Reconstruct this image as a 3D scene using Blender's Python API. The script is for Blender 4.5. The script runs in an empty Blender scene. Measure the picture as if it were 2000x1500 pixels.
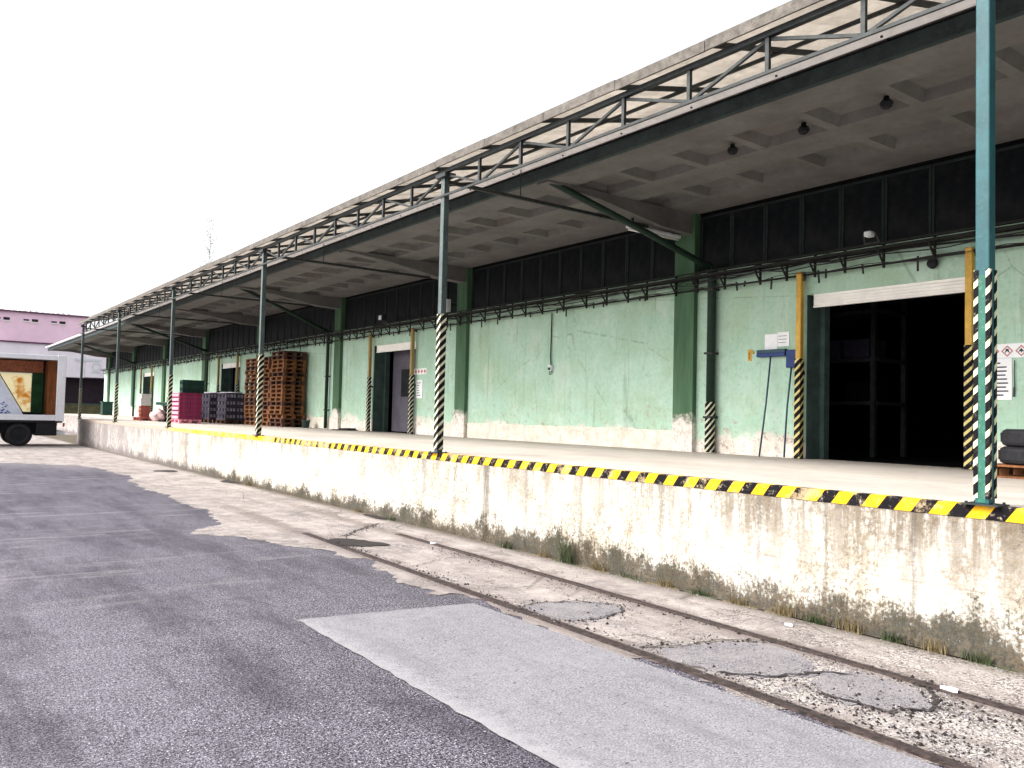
import bpy, bmesh, math, random
from mathutils import Vector, Matrix
random.seed(7)
S = bpy.context.scene
COL = S.collection

# ------------------------------------------------------------------ camera
YAW, PITCH, ROLL, FPX, CAMZ = 0.63588, 0.03933, 0.02403, 1611.5, 1.62
fw = Vector((math.sin(YAW)*math.cos(PITCH), math.cos(YAW)*math.cos(PITCH), math.sin(PITCH)))
r0 = Vector((math.cos(YAW), -math.sin(YAW), 0)); u0 = r0.cross(fw)
rr = math.cos(ROLL)*r0 + math.sin(ROLL)*u0
uu = -math.sin(ROLL)*r0 + math.cos(ROLL)*u0
cd = bpy.data.cameras.new('camera'); cam = bpy.data.objects.new('camera', cd); COL.objects.link(cam)
M = Matrix.Identity(4)
for i in range(3):
    M[i][0], M[i][1], M[i][2] = rr[i], uu[i], -fw[i]
M[2][3] = CAMZ
cam.matrix_world = M
cd.sensor_width = 36; cd.lens = FPX/2000*36; cd.clip_start = 0.05; cd.clip_end = 2000
S.camera = cam

# ------------------------------------------------------------------ light
SUN_EL, SUN_AZ = math.radians(40), math.atan2(-0.9, 0.42)
w = bpy.data.worlds.new("World"); S.world = w; w.use_nodes = True
nt = w.node_tree; bg = nt.nodes['Background']
sky = nt.nodes.new('ShaderNodeTexSky'); sky.sky_type = 'NISHITA'; sky.sun_disc = False
sky.sun_elevation = SUN_EL; sky.sun_rotation = SUN_AZ; sky.dust_density = 4.0; sky.air_density = 1.0
hs = nt.nodes.new('ShaderNodeHueSaturation'); hs.inputs['Saturation'].default_value = 0.15
nt.links.new(sky.outputs[0], hs.inputs['Color']); nt.links.new(hs.outputs[0], bg.inputs['Color'])
bg.inputs['Strength'].default_value = 0.15
sl = bpy.data.lights.new('sun', 'SUN'); sun = bpy.data.objects.new('sun', sl); COL.objects.link(sun)
sl.energy = 2.0; sl.angle = math.radians(30); sl.color = (1.0, 0.96, 0.9)
sdir = Vector((math.sin(SUN_AZ)*math.cos(SUN_EL), math.cos(SUN_AZ)*math.cos(SUN_EL), math.sin(SUN_EL)))
sun.rotation_euler = sdir.to_track_quat('Z', 'Y').to_euler()
S.view_settings.view_transform = 'Standard'; S.view_settings.look = 'None'
S.view_settings.gamma = 1.0; S.view_settings.exposure = 1.38
S.render.engine = 'CYCLES'; S.cycles.max_bounces = 6

# ------------------------------------------------------------------ node helpers
class NM:
    def __init__(s, name, rough=0.85, metal=0.0, spec=0.3):
        s.m = bpy.data.materials.new(name); s.m.use_nodes = True
        s.t = s.m.node_tree; s.b = s.t.nodes['Principled BSDF']
        s.b.inputs['Roughness'].default_value = rough; s.b.inputs['Metallic'].default_value = metal
        s.b.inputs['Specular IOR Level'].default_value = spec
        s.tc = s.t.nodes.new('ShaderNodeTexCoord').outputs['Object']
    def n(s, t): return s.t.nodes.new(t)
    def put(s, sock, v):
        if isinstance(v, (int, float)): sock.default_value = v
        elif isinstance(v, (tuple, list)):
            sock.default_value = tuple(v) + ((1,) if len(v) == 3 and sock.type == 'RGBA' else ())
        else: s.t.links.new(v, sock)
    def vec(s, sc=(1, 1, 1), off=(0, 0, 0)):
        n = s.n('ShaderNodeMapping'); s.t.links.new(s.tc, n.inputs[0])
        n.inputs['Scale'].default_value = sc; n.inputs['Location'].default_value = off
        return n.outputs[0]
    def noise(s, scale, detail=4, rough=0.55, sc=(1, 1, 1), off=(0, 0, 0), dist=0):
        n = s.n('ShaderNodeTexNoise'); n.inputs['Scale'].default_value = scale
        n.inputs['Detail'].default_value = detail; n.inputs['Roughness'].default_value = rough
        n.inputs['Distortion'].default_value = dist
        s.t.links.new(s.vec(sc, off), n.inputs['Vector']); return n.outputs[0]
    def vor(s, scale, feature='F1', out='Distance', sc=(1, 1, 1), off=(0, 0, 0), rnd=1.0):
        n = s.n('ShaderNodeTexVoronoi'); n.feature = feature; n.inputs['Scale'].default_value = scale
        n.inputs['Randomness'].default_value = rnd
        s.t.links.new(s.vec(sc, off), n.inputs['Vector']); return n.outputs[out]
    def axis(s, a):
        n = s.n('ShaderNodeSeparateXYZ'); s.t.links.new(s.tc, n.inputs[0]); return n.outputs['XYZ'.index(a)]
    def rng(s, v, a, b, c=0.0, d=1.0, smooth=False):
        n = s.n('ShaderNodeMapRange'); s.put(n.inputs['Value'], v)
        if smooth: n.interpolation_type = 'SMOOTHSTEP'
        for k, x in zip(('From Min', 'From Max', 'To Min', 'To Max'), (a, b, c, d)): n.inputs[k].default_value = x
        return n.outputs[0]
    def math(s, op, a, b=0.0, clamp=False):
        n = s.n('ShaderNodeMath'); n.operation = op; s.put(n.inputs[0], a); s.put(n.inputs[1], b); n.use_clamp = clamp
        return n.outputs[0]
    def mix(s, f, a, b, mode='MIX'):
        n = s.n('ShaderNodeMix'); n.data_type = 'RGBA'; n.blend_type = mode
        s.put(n.inputs[0], f); s.put(n.inputs[6], a); s.put(n.inputs[7], b); return n.outputs[2]
    def mul(s, f, a, v):   # darken/brighten colour a by grey v with factor f
        return s.mix(f, a, (v, v, v), 'MULTIPLY')
    def color(s, c): s.put(s.b.inputs['Base Color'], c); return s
    def bump(s, h, strength=0.3, dist=0.01):
        n = s.n('ShaderNodeBump'); n.inputs['Strength'].default_value = strength; n.inputs['Distance'].default_value = dist
        s.put(n.inputs['Height'], h); s.t.links.new(n.outputs[0], s.b.inputs['Normal']); return s

MAT = {}
def simple(name, col, rough=0.7, metal=0.0, var=0.25, scale=6.0, dirt=None, spec=0.3, bump=0.15, sc=(1, 1, 1)):
    m = NM(name, rough, metal, spec)
    n1 = m.noise(scale, 6, 0.65, sc); n2 = m.noise(scale*7, 3, 0.6, sc)
    c2 = tuple(x*(1-var) for x in col); c1 = tuple(min(1, x*(1+var*0.7)) for x in col)
    c = m.mix(m.rng(n1, 0.3, 0.7), c1, c2)
    if dirt:
        c = m.mix(m.rng(n2, 0.55, 0.7, 0, 0.6), c, dirt)
    m.color(c); m.bump(n2, bump, 0.01)
    MAT[name] = m.m; return m.m

# asphalt of the yard
m = NM('asphalt', 0.8, spec=0.2)
g1 = m.noise(95, 2, 0.9); g0 = m.noise(42, 3, 0.85); g3 = m.noise(6, 5, 0.75)
big = m.noise(0.32, 5, 0.6, (1, 0.7, 1), (3.1, 7.2, 0)); big2 = m.noise(1.1, 6, 0.7, (1.6, 0.35, 1), (0.4, 1.2, 0))
g = m.math('ADD', m.math('MULTIPLY', g1, 0.62), m.math('MULTIPLY', g0, 0.38))
g = m.math('ADD', g, m.math('MULTIPLY', m.math('SUBTRACT', g3, 0.5), 0.10))
west = m.rng(m.math('ADD', m.axis('X'), m.math('MULTIPLY', big2, 1.6)), 2.5, 0.9, 0, 1)
mid = m.rng(m.math('ADD', m.axis('Y'), m.math('MULTIPLY', big2, 3)), 4.5, 9, 0, 1)
worn = m.math('MULTIPLY', m.rng(big, 0.36, 0.58), m.math('ADD', m.math('MULTIPLY', west, 0.75), 0.25))
worn = m.math('MULTIPLY', worn, m.math('ADD', m.math('MULTIPLY', mid, 0.5), 0.5))
g = m.math('ADD', g, m.math('MULTIPLY', worn, 0.03))
c = m.mix(m.rng(g, 0.475, 0.57), (0.002, 0.002, 0.005), (0.25, 0.23, 0.278))
c = m.mix(m.rng(m.noise(70, 1, 0.6, off=(3, 3, 0)), 0.66, 0.72), c, (0.62, 0.59, 0.64))
c = m.mix(m.math('MULTIPLY', worn, 0.30), c, (0.212, 0.196, 0.222))
c = m.mix(m.math('MULTIPLY', m.rng(big2, 0.47, 0.62), 0.5), c, (0.014, 0.013, 0.021))
far = m.rng(m.axis('Y'), 6, 16, 0.0, 0.5)
c = m.mix(far, c, m.mix(m.rng(big2, 0.4, 0.6), (0.085, 0.076, 0.105), (0.045, 0.041, 0.062)))
streak = m.noise(1.0, 5, 0.7, (0.35, 3.0, 1), (4, 0, 0))
c = m.mix(m.math('MULTIPLY', m.rng(streak, 0.56, 0.66, 0, 0.4), m.rng(m.axis('Y'), 5, 9)), c, (0.26, 0.23, 0.245))
dust = m.rng(m.math('ADD', m.axis('Y'), m.math('MULTIPLY', big, 16)), 30, 40, 0, 0.75)
c = m.mix(dust, c, (0.24, 0.215, 0.22))
m.color(c).bump(g1, 0.7, 0.008); MAT['asphalt'] = m.m
# light patch
m = NM('patch_asphalt', 0.85, spec=0.2)
g1 = m.noise(85, 2, 0.9); g3 = m.noise(1.3, 6, 0.65); g4 = m.noise(9, 5, 0.75); g5 = m.noise(35, 2, 0.8)
c = m.mix(m.rng(g1, 0.42, 0.6), (0.10, 0.098, 0.112), (0.30, 0.29, 0.315))
c = m.mix(m.rng(g3, 0.35, 0.68, 0, 0.55), c, (0.245, 0.238, 0.255))
c = m.mix(m.rng(g4, 0.48, 0.70, 0, 0.5), c, (0.13, 0.127, 0.142))
c = m.mix(m.rng(g5, 0.64, 0.68, 0, 0.8), c, (0.03, 0.03, 0.035))
mk = m.noise(1.2, 5, 0.7, (4.0, 0.5, 1), (1, 5, 0))
c = m.mix(m.rng(mk, 0.52, 0.66, 0, 0.4), c, (0.115, 0.112, 0.125))
ed = m.rng(m.math('ADD', m.axis('X'), m.math('MULTIPLY', g4, 0.3)), 2.62, 2.82, 0.6, 0)
c = m.mix(ed, c, (0.33, 0.32, 0.33))
m.color(c).bump(g1, 0.5, 0.005); MAT['patch_asphalt'] = m.m
# concrete apron with the track in it
m = NM('apron_concrete', 0.95, spec=0.15)
g1 = m.noise(60, 3, 0.85); g2 = m.noise(0.8, 6, 0.65, off=(1, 3, 0)); g3 = m.noise(4, 6, 0.75); g5 = m.noise(20, 4, 0.8)
c = m.mix(m.rng(g2, 0.35, 0.65), (0.36, 0.32, 0.305), (0.25, 0.22, 0.21))
c = m.mix(m.rng(g3, 0.48, 0.66, 0, 0.7), c, (0.45, 0.42, 0.39))
c = m.mix(m.rng(m.noise(1.7, 6, 0.75, (1, 0.6, 1), (7, 1, 0)), 0.52, 0.60, 0, 0.5), c, (0.16, 0.145, 0.145))
near = m.rng(m.axis('Y'), 5.0, 2.6, 0, 1)
dm = m.rng(m.math('ADD', m.noise(1.6, 6, 0.75, off=(2, 9, 0)), m.math('MULTIPLY', near, 0.10)), 0.49, 0.60, 0.12, 1)
spk = m.math('MULTIPLY', m.rng(m.math('ADD', m.math('MULTIPLY', g1, 0.6), m.math('MULTIPLY', g5, 0.4)), 0.50, 0.56), dm)
c = m.mix(spk, c, (0.055, 0.048, 0.05))
spk2 = m.math('MULTIPLY', m.rng(g1, 0.46, 0.40), dm)
c = m.mix(m.math('MULTIPLY', spk2, near), c, (0.60, 0.57, 0.53))
cr = m.rng(m.vor(0.9, 'DISTANCE_TO_EDGE', sc=(1, 0.45, 1)), 0.0, 0.012, 0.7, 0)
c = m.mix(m.math('MULTIPLY', cr, m.rng(g2, 0.45, 0.55)), c, (0.07, 0.06, 0.055))
edge = m.rng(m.math('ADD', m.axis('X'), m.math('MULTIPLY', g3, 0.40)), 6.03, 6.26, 0, 0.9)
c = m.mix(edge, c, (0.085, 0.068, 0.045))
rx_ = m.math('SUBTRACT', m.axis('X'), m.math('MULTIPLY', m.axis('Y'), 0.03))
for xr in (4.05, 5.13):
    dd = m.math('ABSOLUTE', m.math('SUBTRACT', m.math('ADD', rx_, m.math('MULTIPLY', m.math('SUBTRACT', g3, 0.5), 0.5)), xr))
    c = m.mix(m.math('MULTIPLY', m.rng(dd, 0.04, 0.20, 0.6, 0), m.rng(m.axis('Y'), 17, 12)), c, (0.115, 0.088, 0.082))
tyre = m.noise(1.0, 4, 0.7, (5.5, 0.25, 1), (2, 0, 0))
c = m.mix(m.rng(tyre, 0.53, 0.62, 0, 0.35), c, (0.17, 0.14, 0.13))
m.color(c).bump(m.math('ADD', g1, m.math('MULTIPLY', g3, 2)), 0.8, 0.015); MAT['apron_concrete'] = m.m
m = NM('repair_fill', 0.9, spec=0.15)
g1 = m.noise(75, 3, 0.85); g2 = m.noise(4, 5, 0.7)
c = m.mix(m.rng(g1, 0.42, 0.6), (0.085, 0.08, 0.09), (0.28, 0.265, 0.28))
c = m.mix(m.rng(g2, 0.42, 0.62, 0, 0.6), c, (0.25, 0.235, 0.235))
m.color(c).bump(g1, 0.6, 0.008); MAT['repair_fill'] = m.m
simple('dark_dirt', (0.022, 0.018, 0.018), 1.0, var=0.5, scale=20, dirt=(0.09, 0.06, 0.055))
simple('crack', (0.035, 0.028, 0.028), 1.0, var=0.4, scale=20)
m = NM('rail_steel', 0.65, 0.2)
g1 = m.noise(25, 5, 0.7); c = m.mix(m.rng(g1, 0.4, 0.6), (0.016, 0.012, 0.012), (0.075, 0.052, 0.048))
m.color(c).bump(g1, 0.5, 0.005); MAT['rail_steel'] = m.m

# platform face: lime-white concrete with runs, moss at the foot
m = NM('dock_wall', 0.95, spec=0.15)
z = m.axis('Z'); y = m.axis('Y')
fine = m.noise(34, 4, 0.8); med = m.noise(5, 6, 0.75); lowf = m.noise(0.7, 5, 0.6); broad = m.noise(1.15, 6, 0.7, (1, 1, 0.8), (0, 4.4, 0))
streak = m.noise(9, 6, 0.8, (1, 1, 0.07)); streak2 = m.noise(2.3, 6, 0.8, (1, 1, 0.10), (0, 3, 0)); streak3 = m.noise(42, 4, 0.8, (1, 1, 0.10))
c = m.mix(m.rng(med, 0.35, 0.65), (0.76, 0.74, 0.69), (0.56, 0.53, 0.47))
bl = m.rng(broad, 0.44, 0.60, 0, 1)
c = m.mix(m.math('MULTIPLY', bl, m.rng(med, 0.35, 0.6, 0.15, 0.8)), c, (0.36, 0.315, 0.235))
c = m.mix(m.math('MULTIPLY', m.rng(fine, 0.50, 0.57), m.math('ADD', m.math('MULTIPLY', bl, 0.6), 0.2)), c, (0.15, 0.118, 0.08))
topw = m.math('MULTIPLY', m.rng(z, 0.25, 1.0, 0.2, 1), m.rng(y, 9, 3, 0.6, 1.15))
run = m.math('MULTIPLY', m.rng(m.math('ADD', m.math('ADD', streak2, m.math('MULTIPLY', fine, 0.25)), m.math('MULTIPLY', streak3, 0.12)), 0.585, 0.72), topw)
c = m.mix(m.math('MULTIPLY', run, 0.88), c, m.mix(m.rng(fine, 0.4, 0.6), (0.085, 0.07, 0.055), (0.24, 0.195, 0.15)))
blot = m.math('MULTIPLY', m.rng(m.math('ADD', m.noise(2.1, 6, 0.75, (1, 1, 0.8), (0, 1.3, 3)), m.math('MULTIPLY', streak, 0.15)), 0.55, 0.66), m.math('MULTIPLY', m.rng(z, 0.45, 0.85), m.rng(y, 6.5, 4.0)))
c = m.mix(m.math('MULTIPLY', blot, m.rng(fine, 0.36, 0.56, 0.3, 1)), c, (0.13, 0.10, 0.072))
run2 = m.math('MULTIPLY', m.rng(streak, 0.51, 0.63), m.rng(z, 0.35, 1.0, 0.0, 0.75))
c = m.mix(run2, c, (0.17, 0.138, 0.098))
bands = None
for y0_, w_, a_ in ((8.75, 0.10, 0.8), (10.3, 0.09, 0.55), (7.9, 0.05, 0.4), (17.3, 0.1, 0.4), (22.6, 0.25, 0.6), (24.0, 0.2, 0.65), (30.5, 0.5, 0.55), (33.5, 0.8, 0.55), (37.0, 0.8, 0.6), (3.17, 0.03, 0.6), (13.6, 0.06, 0.4), (12.2, 0.05, 0.35), (15.4, 0.08, 0.35), (19.6, 0.1, 0.4), (6.9, 0.04, 0.35), (5.7, 0.05, 0.35), (4.55, 0.04, 0.4), (3.9, 0.03, 0.5), (9.5, 0.05, 0.4)):
    d_ = m.math('ABSOLUTE', m.math('SUBTRACT', m.math('ADD', y, m.math('MULTIPLY', m.math('SUBTRACT', med, 0.5), w_*1.5)), y0_))
    k_ = m.rng(d_, w_*0.3, w_*1.1, a_, 0)
    bands = k_ if bands is None else m.math('MAXIMUM', bands, k_)
c = m.mix(m.math('MULTIPLY', bands, m.rng(streak3, 0.35, 0.55, 0.5, 1)), c, (0.075, 0.065, 0.058))
c = m.mix(m.math('MULTIPLY', m.rng(streak3, 0.53, 0.62), 0.4), c, (0.22, 0.18, 0.13))
clump = m.noise(1.9, 5, 0.7, (1, 1, 0.9), (0, 6.5, 0))
h_ = m.math('ADD', m.math('ADD', z, m.rng(y, 8, 14, 0, 0.08)), m.math('MULTIPLY', clump, -0.80))
h_ = m.math('ADD', h_, m.math('MULTIPLY', med, -0.30)); h_ = m.math('ADD', h_, m.math('MULTIPLY', streak3, -0.10))
foot = m.rng(h_, -0.50, -0.16, 1, 0)
foot = m.rng(m.math('ADD', foot, m.math('MULTIPLY', m.math('SUBTRACT', m.math('ADD', m.math('MULTIPLY', streak, 0.3), m.math('MULTIPLY', fine, 0.7)), 0.5), 2.6)), 0.30, 0.78)
foot = m.math('MAXIMUM', foot, m.rng(m.math('ADD', z, m.math('MULTIPLY', fine, -0.1)), 0.0, 0.06, 1, 0))
moss = m.mix(m.rng(fine, 0.42, 0.60), (0.006, 0.006, 0.004), (0.105, 0.078, 0.050))
moss = m.mix(m.rng(clump, 0.45, 0.65, 0, 0.7), moss, (0.010, 0.012, 0.006))
c = m.mix(m.math('MULTIPLY', foot, 0.93), c, moss)
c = m.mix(m.math('MULTIPLY', m.rng(y, 19, 30), m.rng(med, 0.3, 0.6, 0.35, 0.85)), c, (0.20, 0.175, 0.18))
wave = m.math('ABSOLUTE', m.math('SUBTRACT', z, m.math('ADD', 0.42, m.math('MULTIPLY', lowf, 0.12))))
c = m.mix(m.math('MULTIPLY', m.rng(wave, 0.0, 0.012, 0.5, 0), m.rng(med, 0.45, 0.55)), c, (0.17, 0.13, 0.10))
m.color(c).bump(m.math('ADD', fine, m.math('MULTIPLY', med, 2)), 0.6, 0.014); MAT['dock_wall'] = m.m
# platform deck
m = NM('deck', 0.8)
g1 = m.noise(40, 3, 0.7); g2 = m.noise(0.9, 5, 0.65, (1, 0.4, 1)); g3 = m.noise(5, 5, 0.7)
c = m.mix(m.rng(g2, 0.35, 0.65), (0.50, 0.455, 0.41), (0.38, 0.34, 0.305))
c = m.mix(m.rng(g3, 0.5, 0.72, 0, 0.5), c, (0.29, 0.255, 0.23))
c = m.mix(m.rng(g1, 0.55, 0.68, 0, 0.3), c, (0.22, 0.19, 0.17))
c = m.mix(m.rng(m.math('ADD', m.axis('X'), g3), 10.6, 11.9, 0, 0.7), c, (0.27, 0.22, 0.19))
m.color(c).bump(g3, 0.2, 0.01); MAT['deck'] = m.m
# hazard edge
def hazard(name, pitch, slant, light, dark=(0.007, 0.006, 0.008), ax='Y', wear=0.3, solid_from=None, zscale=1.0):
    m = NM(name, 0.75, spec=0.1)
    u = m.math('ADD', m.axis(ax), m.math('MULTIPLY', m.axis('Z' if ax != 'Z' else 'Y'), slant))
    if ax == 'Z':
        u = m.math('ADD', m.axis('Z'), m.math('MULTIPLY', m.math('SUBTRACT', m.axis('X'), m.axis('Y')), slant))
    f = m.math('FRACT', m.math('DIVIDE', u, pitch))
    s_ = m.rng(f, 0.49, 0.51) if ax == 'Y' else m.rng(f, 0.36, 0.38)
    g = m.noise(18, 5, 0.75); g2 = m.noise(3, 3, 0.6)
    lt = m.mix(m.rng(g, 0.45, 0.75, 0, 0.6), light, tuple(x*0.55 for x in light))
    dk = m.mix(m.rng(g, 0.56, 0.70, 0, wear), dark, (0.22, 0.19, 0.15))
    chip = m.rng(m.noise(11, 6, 0.85, off=(3, 1, 0)), 0.60, 0.63, 0, 0.9)
    if solid_from:
        yy = m.axis('Y')
        s_ = m.math('MINIMUM', s_, m.rng(yy, solid_from, solid_from+0.05, 1, 0))
    c = m.mix(m.math('MULTIPLY', chip, wear*2), m.mix(s_, lt, dk), (0.33, 0.29, 0.25))
    if ax == 'Y':
        c = m.mix(m.rng(m.math('ADD', m.noise(2.5, 6, 0.8, off=(0, 9, 0)), m.rng(m.axis('Y'), 8, 15, 0, 0.09)), 0.56, 0.64, 0, 0.7), c, (0.44, 0.33, 0.20))
    if solid_from:
        c = m.mix(m.rng(m.math('ADD', yy, m.math('MULTIPLY', g2, 3)), solid_from+8.5, solid_from+10, 0, 1), c, (0.33, 0.27, 0.22))
        c = m.mix(m.math('MULTIPLY', m.rng(g, 0.58, 0.68), 0.9), c, (0.40, 0.33, 0.25))
    m.color(c).bump(g, 0.2, 0.004); MAT[name] = m.m
hazard('edge_paint', 0.262, 0.75, (0.80, 0.42, 0.015), wear=0.35, solid_from=16.4)
hazard('post_tape', 0.125, -0.9, (0.62, 0.62, 0.40), ax='Z', wear=0.25)
hazard('guard_tape', 0.13, -0.9, (0.60, 0.50, 0.20), ax='Z', wear=0.25)
hazard('narrow_tape', 0.12, -0.9, (0.55, 0.55, 0.40), ax='Z', wear=0.3)

# mint wall
m = NM('mint_wall', 0.85)
z = m.axis('Z'); y = m.axis('Y')
a = m.noise(0.6, 6, 0.65, off=(0, 2, 1)); b = m.noise(3.5, 6, 0.7); f = m.noise(22, 5, 0.75); v = m.noise(3, 4, 0.65, (1, 1, 0.18))
c = m.mix(m.rng(a, 0.36, 0.64), (0.45, 0.635, 0.52), (0.355, 0.535, 0.41))
c = m.mix(m.rng(m.noise(0.9, 5, 0.6, (1, 1, 1.5), (3, 0, 0)), 0.42, 0.66, 0, 0.6), c, (0.36, 0.475, 0.32))
c = m.mix(m.rng(v, 0.48, 0.68, 0, 0.45), c, (0.50, 0.64, 0.56))
c = m.mix(m.rng(m.noise(14, 6, 0.85), 0.48, 0.62, 0, 0.3), c, (0.22, 0.36, 0.24))
c = m.mix(m.rng(m.noise(1.4, 6, 0.7, (1, 1, 0.5), (0, 8, 2)), 0.55, 0.64, 0, 0.35), c, (0.60, 0.68, 0.60))
c = m.mix(m.rng(m.noise(6, 5, 0.75, (1, 1, 0.06), (0, 2, 0)), 0.58, 0.70, 0, 0.5), c, (0.19, 0.27, 0.17))
c = m.mix(m.rng(b, 0.55, 0.75, 0, 0.45), c, (0.27, 0.42, 0.30))
hgt = m.math('ADD', z, m.math('MULTIPLY', b, -0.55))
pl = m.rng(m.math('ADD', hgt, m.math('MULTIPLY', a, -1.4)), 0.38, 0.50, 1, 0)
plc = m.mix(m.rng(b, 0.4, 0.62), (0.78, 0.75, 0.68), (0.62, 0.55, 0.49))
plc = m.mix(m.math('MULTIPLY', m.rng(f, 0.56, 0.66), 0.6), plc, (0.25, 0.22, 0.17))
c = m.mix(m.math('MULTIPLY', pl, 0.95), c, plc)
spots = m.math('MULTIPLY', m.rng(m.noise(7, 6, 0.8, off=(0, 5, 0)), 0.56, 0.62), m.rng(z, 1.3, 2.2, 0.9, 0))
c = m.mix(spots, c, (0.36, 0.22, 0.18))
c = m.mix(m.math('MULTIPLY', m.rng(m.vor(0.55, 'DISTANCE_TO_EDGE', sc=(1, 1, 0.8)), 0.0, 0.006, 0.5, 0), m.rng(b, 0.45, 0.55)), c, (0.16, 0.20, 0.15))
m.color(c).bump(m.math('ADD', f, b), 0.25, 0.01); MAT['mint_wall'] = m.m
m = NM('plaster_plinth', 0.9)
b = m.noise(4, 6, 0.7); f = m.noise(24, 5, 0.75)
c = m.mix(m.rng(b, 0.4, 0.62), (0.76, 0.73, 0.62), (0.60, 0.53, 0.45))
c = m.mix(m.math('MULTIPLY', m.rng(f, 0.56, 0.66), 0.55), c, (0.28, 0.22, 0.17))
c = m.mix(m.rng(m.vor(1.1, 'DISTANCE_TO_EDGE', sc=(1, 1, 2.5)), 0.0, 0.010, 0.55, 0), c, (0.2, 0.15, 0.12))
m.color(c).bump(m.math('ADD', f, b), 0.4, 0.01); MAT['plaster_plinth'] = m.m
m = NM('pilaster_green', 0.8)
z = m.axis('Z'); b = m.noise(3, 6, 0.7); f = m.noise(16, 5, 0.75); v = m.noise(5, 4, 0.65, (1, 1, 0.15))
c = m.mix(m.rng(v, 0.35, 0.65), (0.045, 0.10, 0.048), (0.075, 0.15, 0.085))
pl = m.rng(m.math('ADD', z, m.math('MULTIPLY', b, -0.9)), 1.15, 1.3, 1, 0)
c = m.mix(pl, c, m.mix(m.rng(f, 0.45, 0.62), (0.72, 0.66, 0.60), (0.46, 0.40, 0.36)))
m.color(c).bump(f, 0.3, 0.01); MAT['pilaster_green'] = m.m
# ribbed canopy soffit
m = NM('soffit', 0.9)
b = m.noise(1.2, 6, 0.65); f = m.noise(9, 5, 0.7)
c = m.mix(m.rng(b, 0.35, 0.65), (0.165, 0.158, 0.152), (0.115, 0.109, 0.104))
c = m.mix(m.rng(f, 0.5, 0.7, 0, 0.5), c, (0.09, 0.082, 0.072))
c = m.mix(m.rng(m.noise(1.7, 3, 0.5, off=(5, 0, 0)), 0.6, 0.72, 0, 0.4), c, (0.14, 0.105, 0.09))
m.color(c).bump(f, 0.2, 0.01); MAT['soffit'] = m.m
# corrugated fibre-cement sheet
m = NM('roof_sheet', 0.8)
yb = m.axis('Y'); g = m.noise(1.5, 5, 0.65); f = m.noise(12, 5, 0.7)
seam = m.rng(m.math('FRACT', m.math('DIVIDE', yb, 1.04)), 0.0, 0.03, 0.5, 0)
c = m.mix(m.rng(g, 0.35, 0.65), (0.66, 0.625, 0.58), (0.53, 0.50, 0.465))
c = m.mix(m.rng(f, 0.5, 0.7, 0, 0.3), c, (0.42, 0.36, 0.32))
c = m.mix(seam, c, (0.2, 0.16, 0.14))
m.color(c).bump(f, 0.1, 0.01); MAT['roof_sheet'] = m.m
tl = m.n('ShaderNodeBsdfTranslucent'); m.t.links.new(c, tl.inputs[0]); ms = m.n('ShaderNodeMixShader'); ms.inputs[0].default_value = 0.62
m.t.links.new(m.b.outputs[0], ms.inputs[1]); m.t.links.new(tl.outputs[0], ms.inputs[2]); m.t.links.new(ms.outputs[0], m.t.nodes['Material Output'].inputs[0])
m = NM('opening_cream', 0.7); g = m.noise(1.6, 5, 0.7); c = m.mix(m.rng(g, 0.52, 0.66), (0.80, 0.76, 0.60), (0.62, 0.36, 0.10)); m.color(c)  # cream translucent stand-in for bright outdoors through the truck's far opening
tl = m.n('ShaderNodeBsdfTranslucent'); m.t.links.new(c, tl.inputs[0]); ms = m.n('ShaderNodeMixShader'); ms.inputs[0].default_value = 0.7
m.t.links.new(m.b.outputs[0], ms.inputs[1]); m.t.links.new(tl.outputs[0], ms.inputs[2]); m.t.links.new(ms.outputs[0], m.t.nodes['Material Output'].inputs[0]); MAT['opening_cream'] = m.m
simple('roof_fascia', (0.13, 0.115, 0.10), 0.9, var=0.5, scale=9, dirt=(0.03, 0.025, 0.02), sc=(1, 1, 1), bump=0.5)
simple('dark_steel', (0.030, 0.034, 0.034), 0.6, 0.2, var=0.5, scale=12)
simple('teal_steel', (0.012, 0.072, 0.083), 0.5, 0.0, var=0.35, scale=4, dirt=(0.03, 0.085, 0.09), spec=0.3)
simple('post_steel', (0.045, 0.068, 0.066), 0.4, 0.2, var=0.4, scale=5, dirt=(0.12, 0.15, 0.15), spec=0.6)
simple('green_steel', (0.018, 0.11, 0.075), 0.55, 0.0, var=0.35, scale=5, dirt=(0.12, 0.2, 0.16))
simple('pipe_green', (0.008, 0.026, 0.016), 0.6, var=0.4, scale=5, dirt=(0.03, 0.05, 0.035))
simple('fascia_teal', (0.020, 0.034, 0.036), 0.7, var=0.5, scale=4, dirt=(0.05, 0.06, 0.06))
simple('zinc', (0.94, 0.94, 0.93), 0.5, 0.0, var=0.15, scale=6)
simple('yellow_paint', (0.58, 0.34, 0.05), 0.5, var=0.25, scale=5, dirt=(0.35, 0.22, 0.08))
simple('ochre_paint', (0.34, 0.25, 0.09), 0.6, var=0.3, scale=5, dirt=(0.2, 0.15, 0.07))
simple('clerestory_frame', (0.026, 0.034, 0.032), 0.8, var=0.3, scale=6, spec=0.1)
m = NM('dark_glass', 0.5, 0.0, 0.08); g = m.noise(3, 5, 0.7); m.color(m.mix(m.rng(g, 0.4, 0.65), (0.005, 0.007, 0.009), (0.016, 0.017, 0.018))); MAT['dark_glass'] = m.m
simple('dark_panel', (0.008, 0.008, 0.009), 0.9, var=0.5, scale=3, spec=0.05)
simple('interior_shade', (0.005, 0.005, 0.006), 0.95, var=0.3, scale=2, spec=0.03)  # near-black colour paints in the darkness of the unlit interior
simple('jamb', (0.05, 0.085, 0.078), 0.8, var=0.35, scale=4, dirt=(0.025, 0.035, 0.03))
simple('shutter_white', (0.90, 0.88, 0.82), 0.6, var=0.1, scale=4)
simple('door_grey', (0.085, 0.075, 0.10), 0.6, var=0.3, scale=3)
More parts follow.
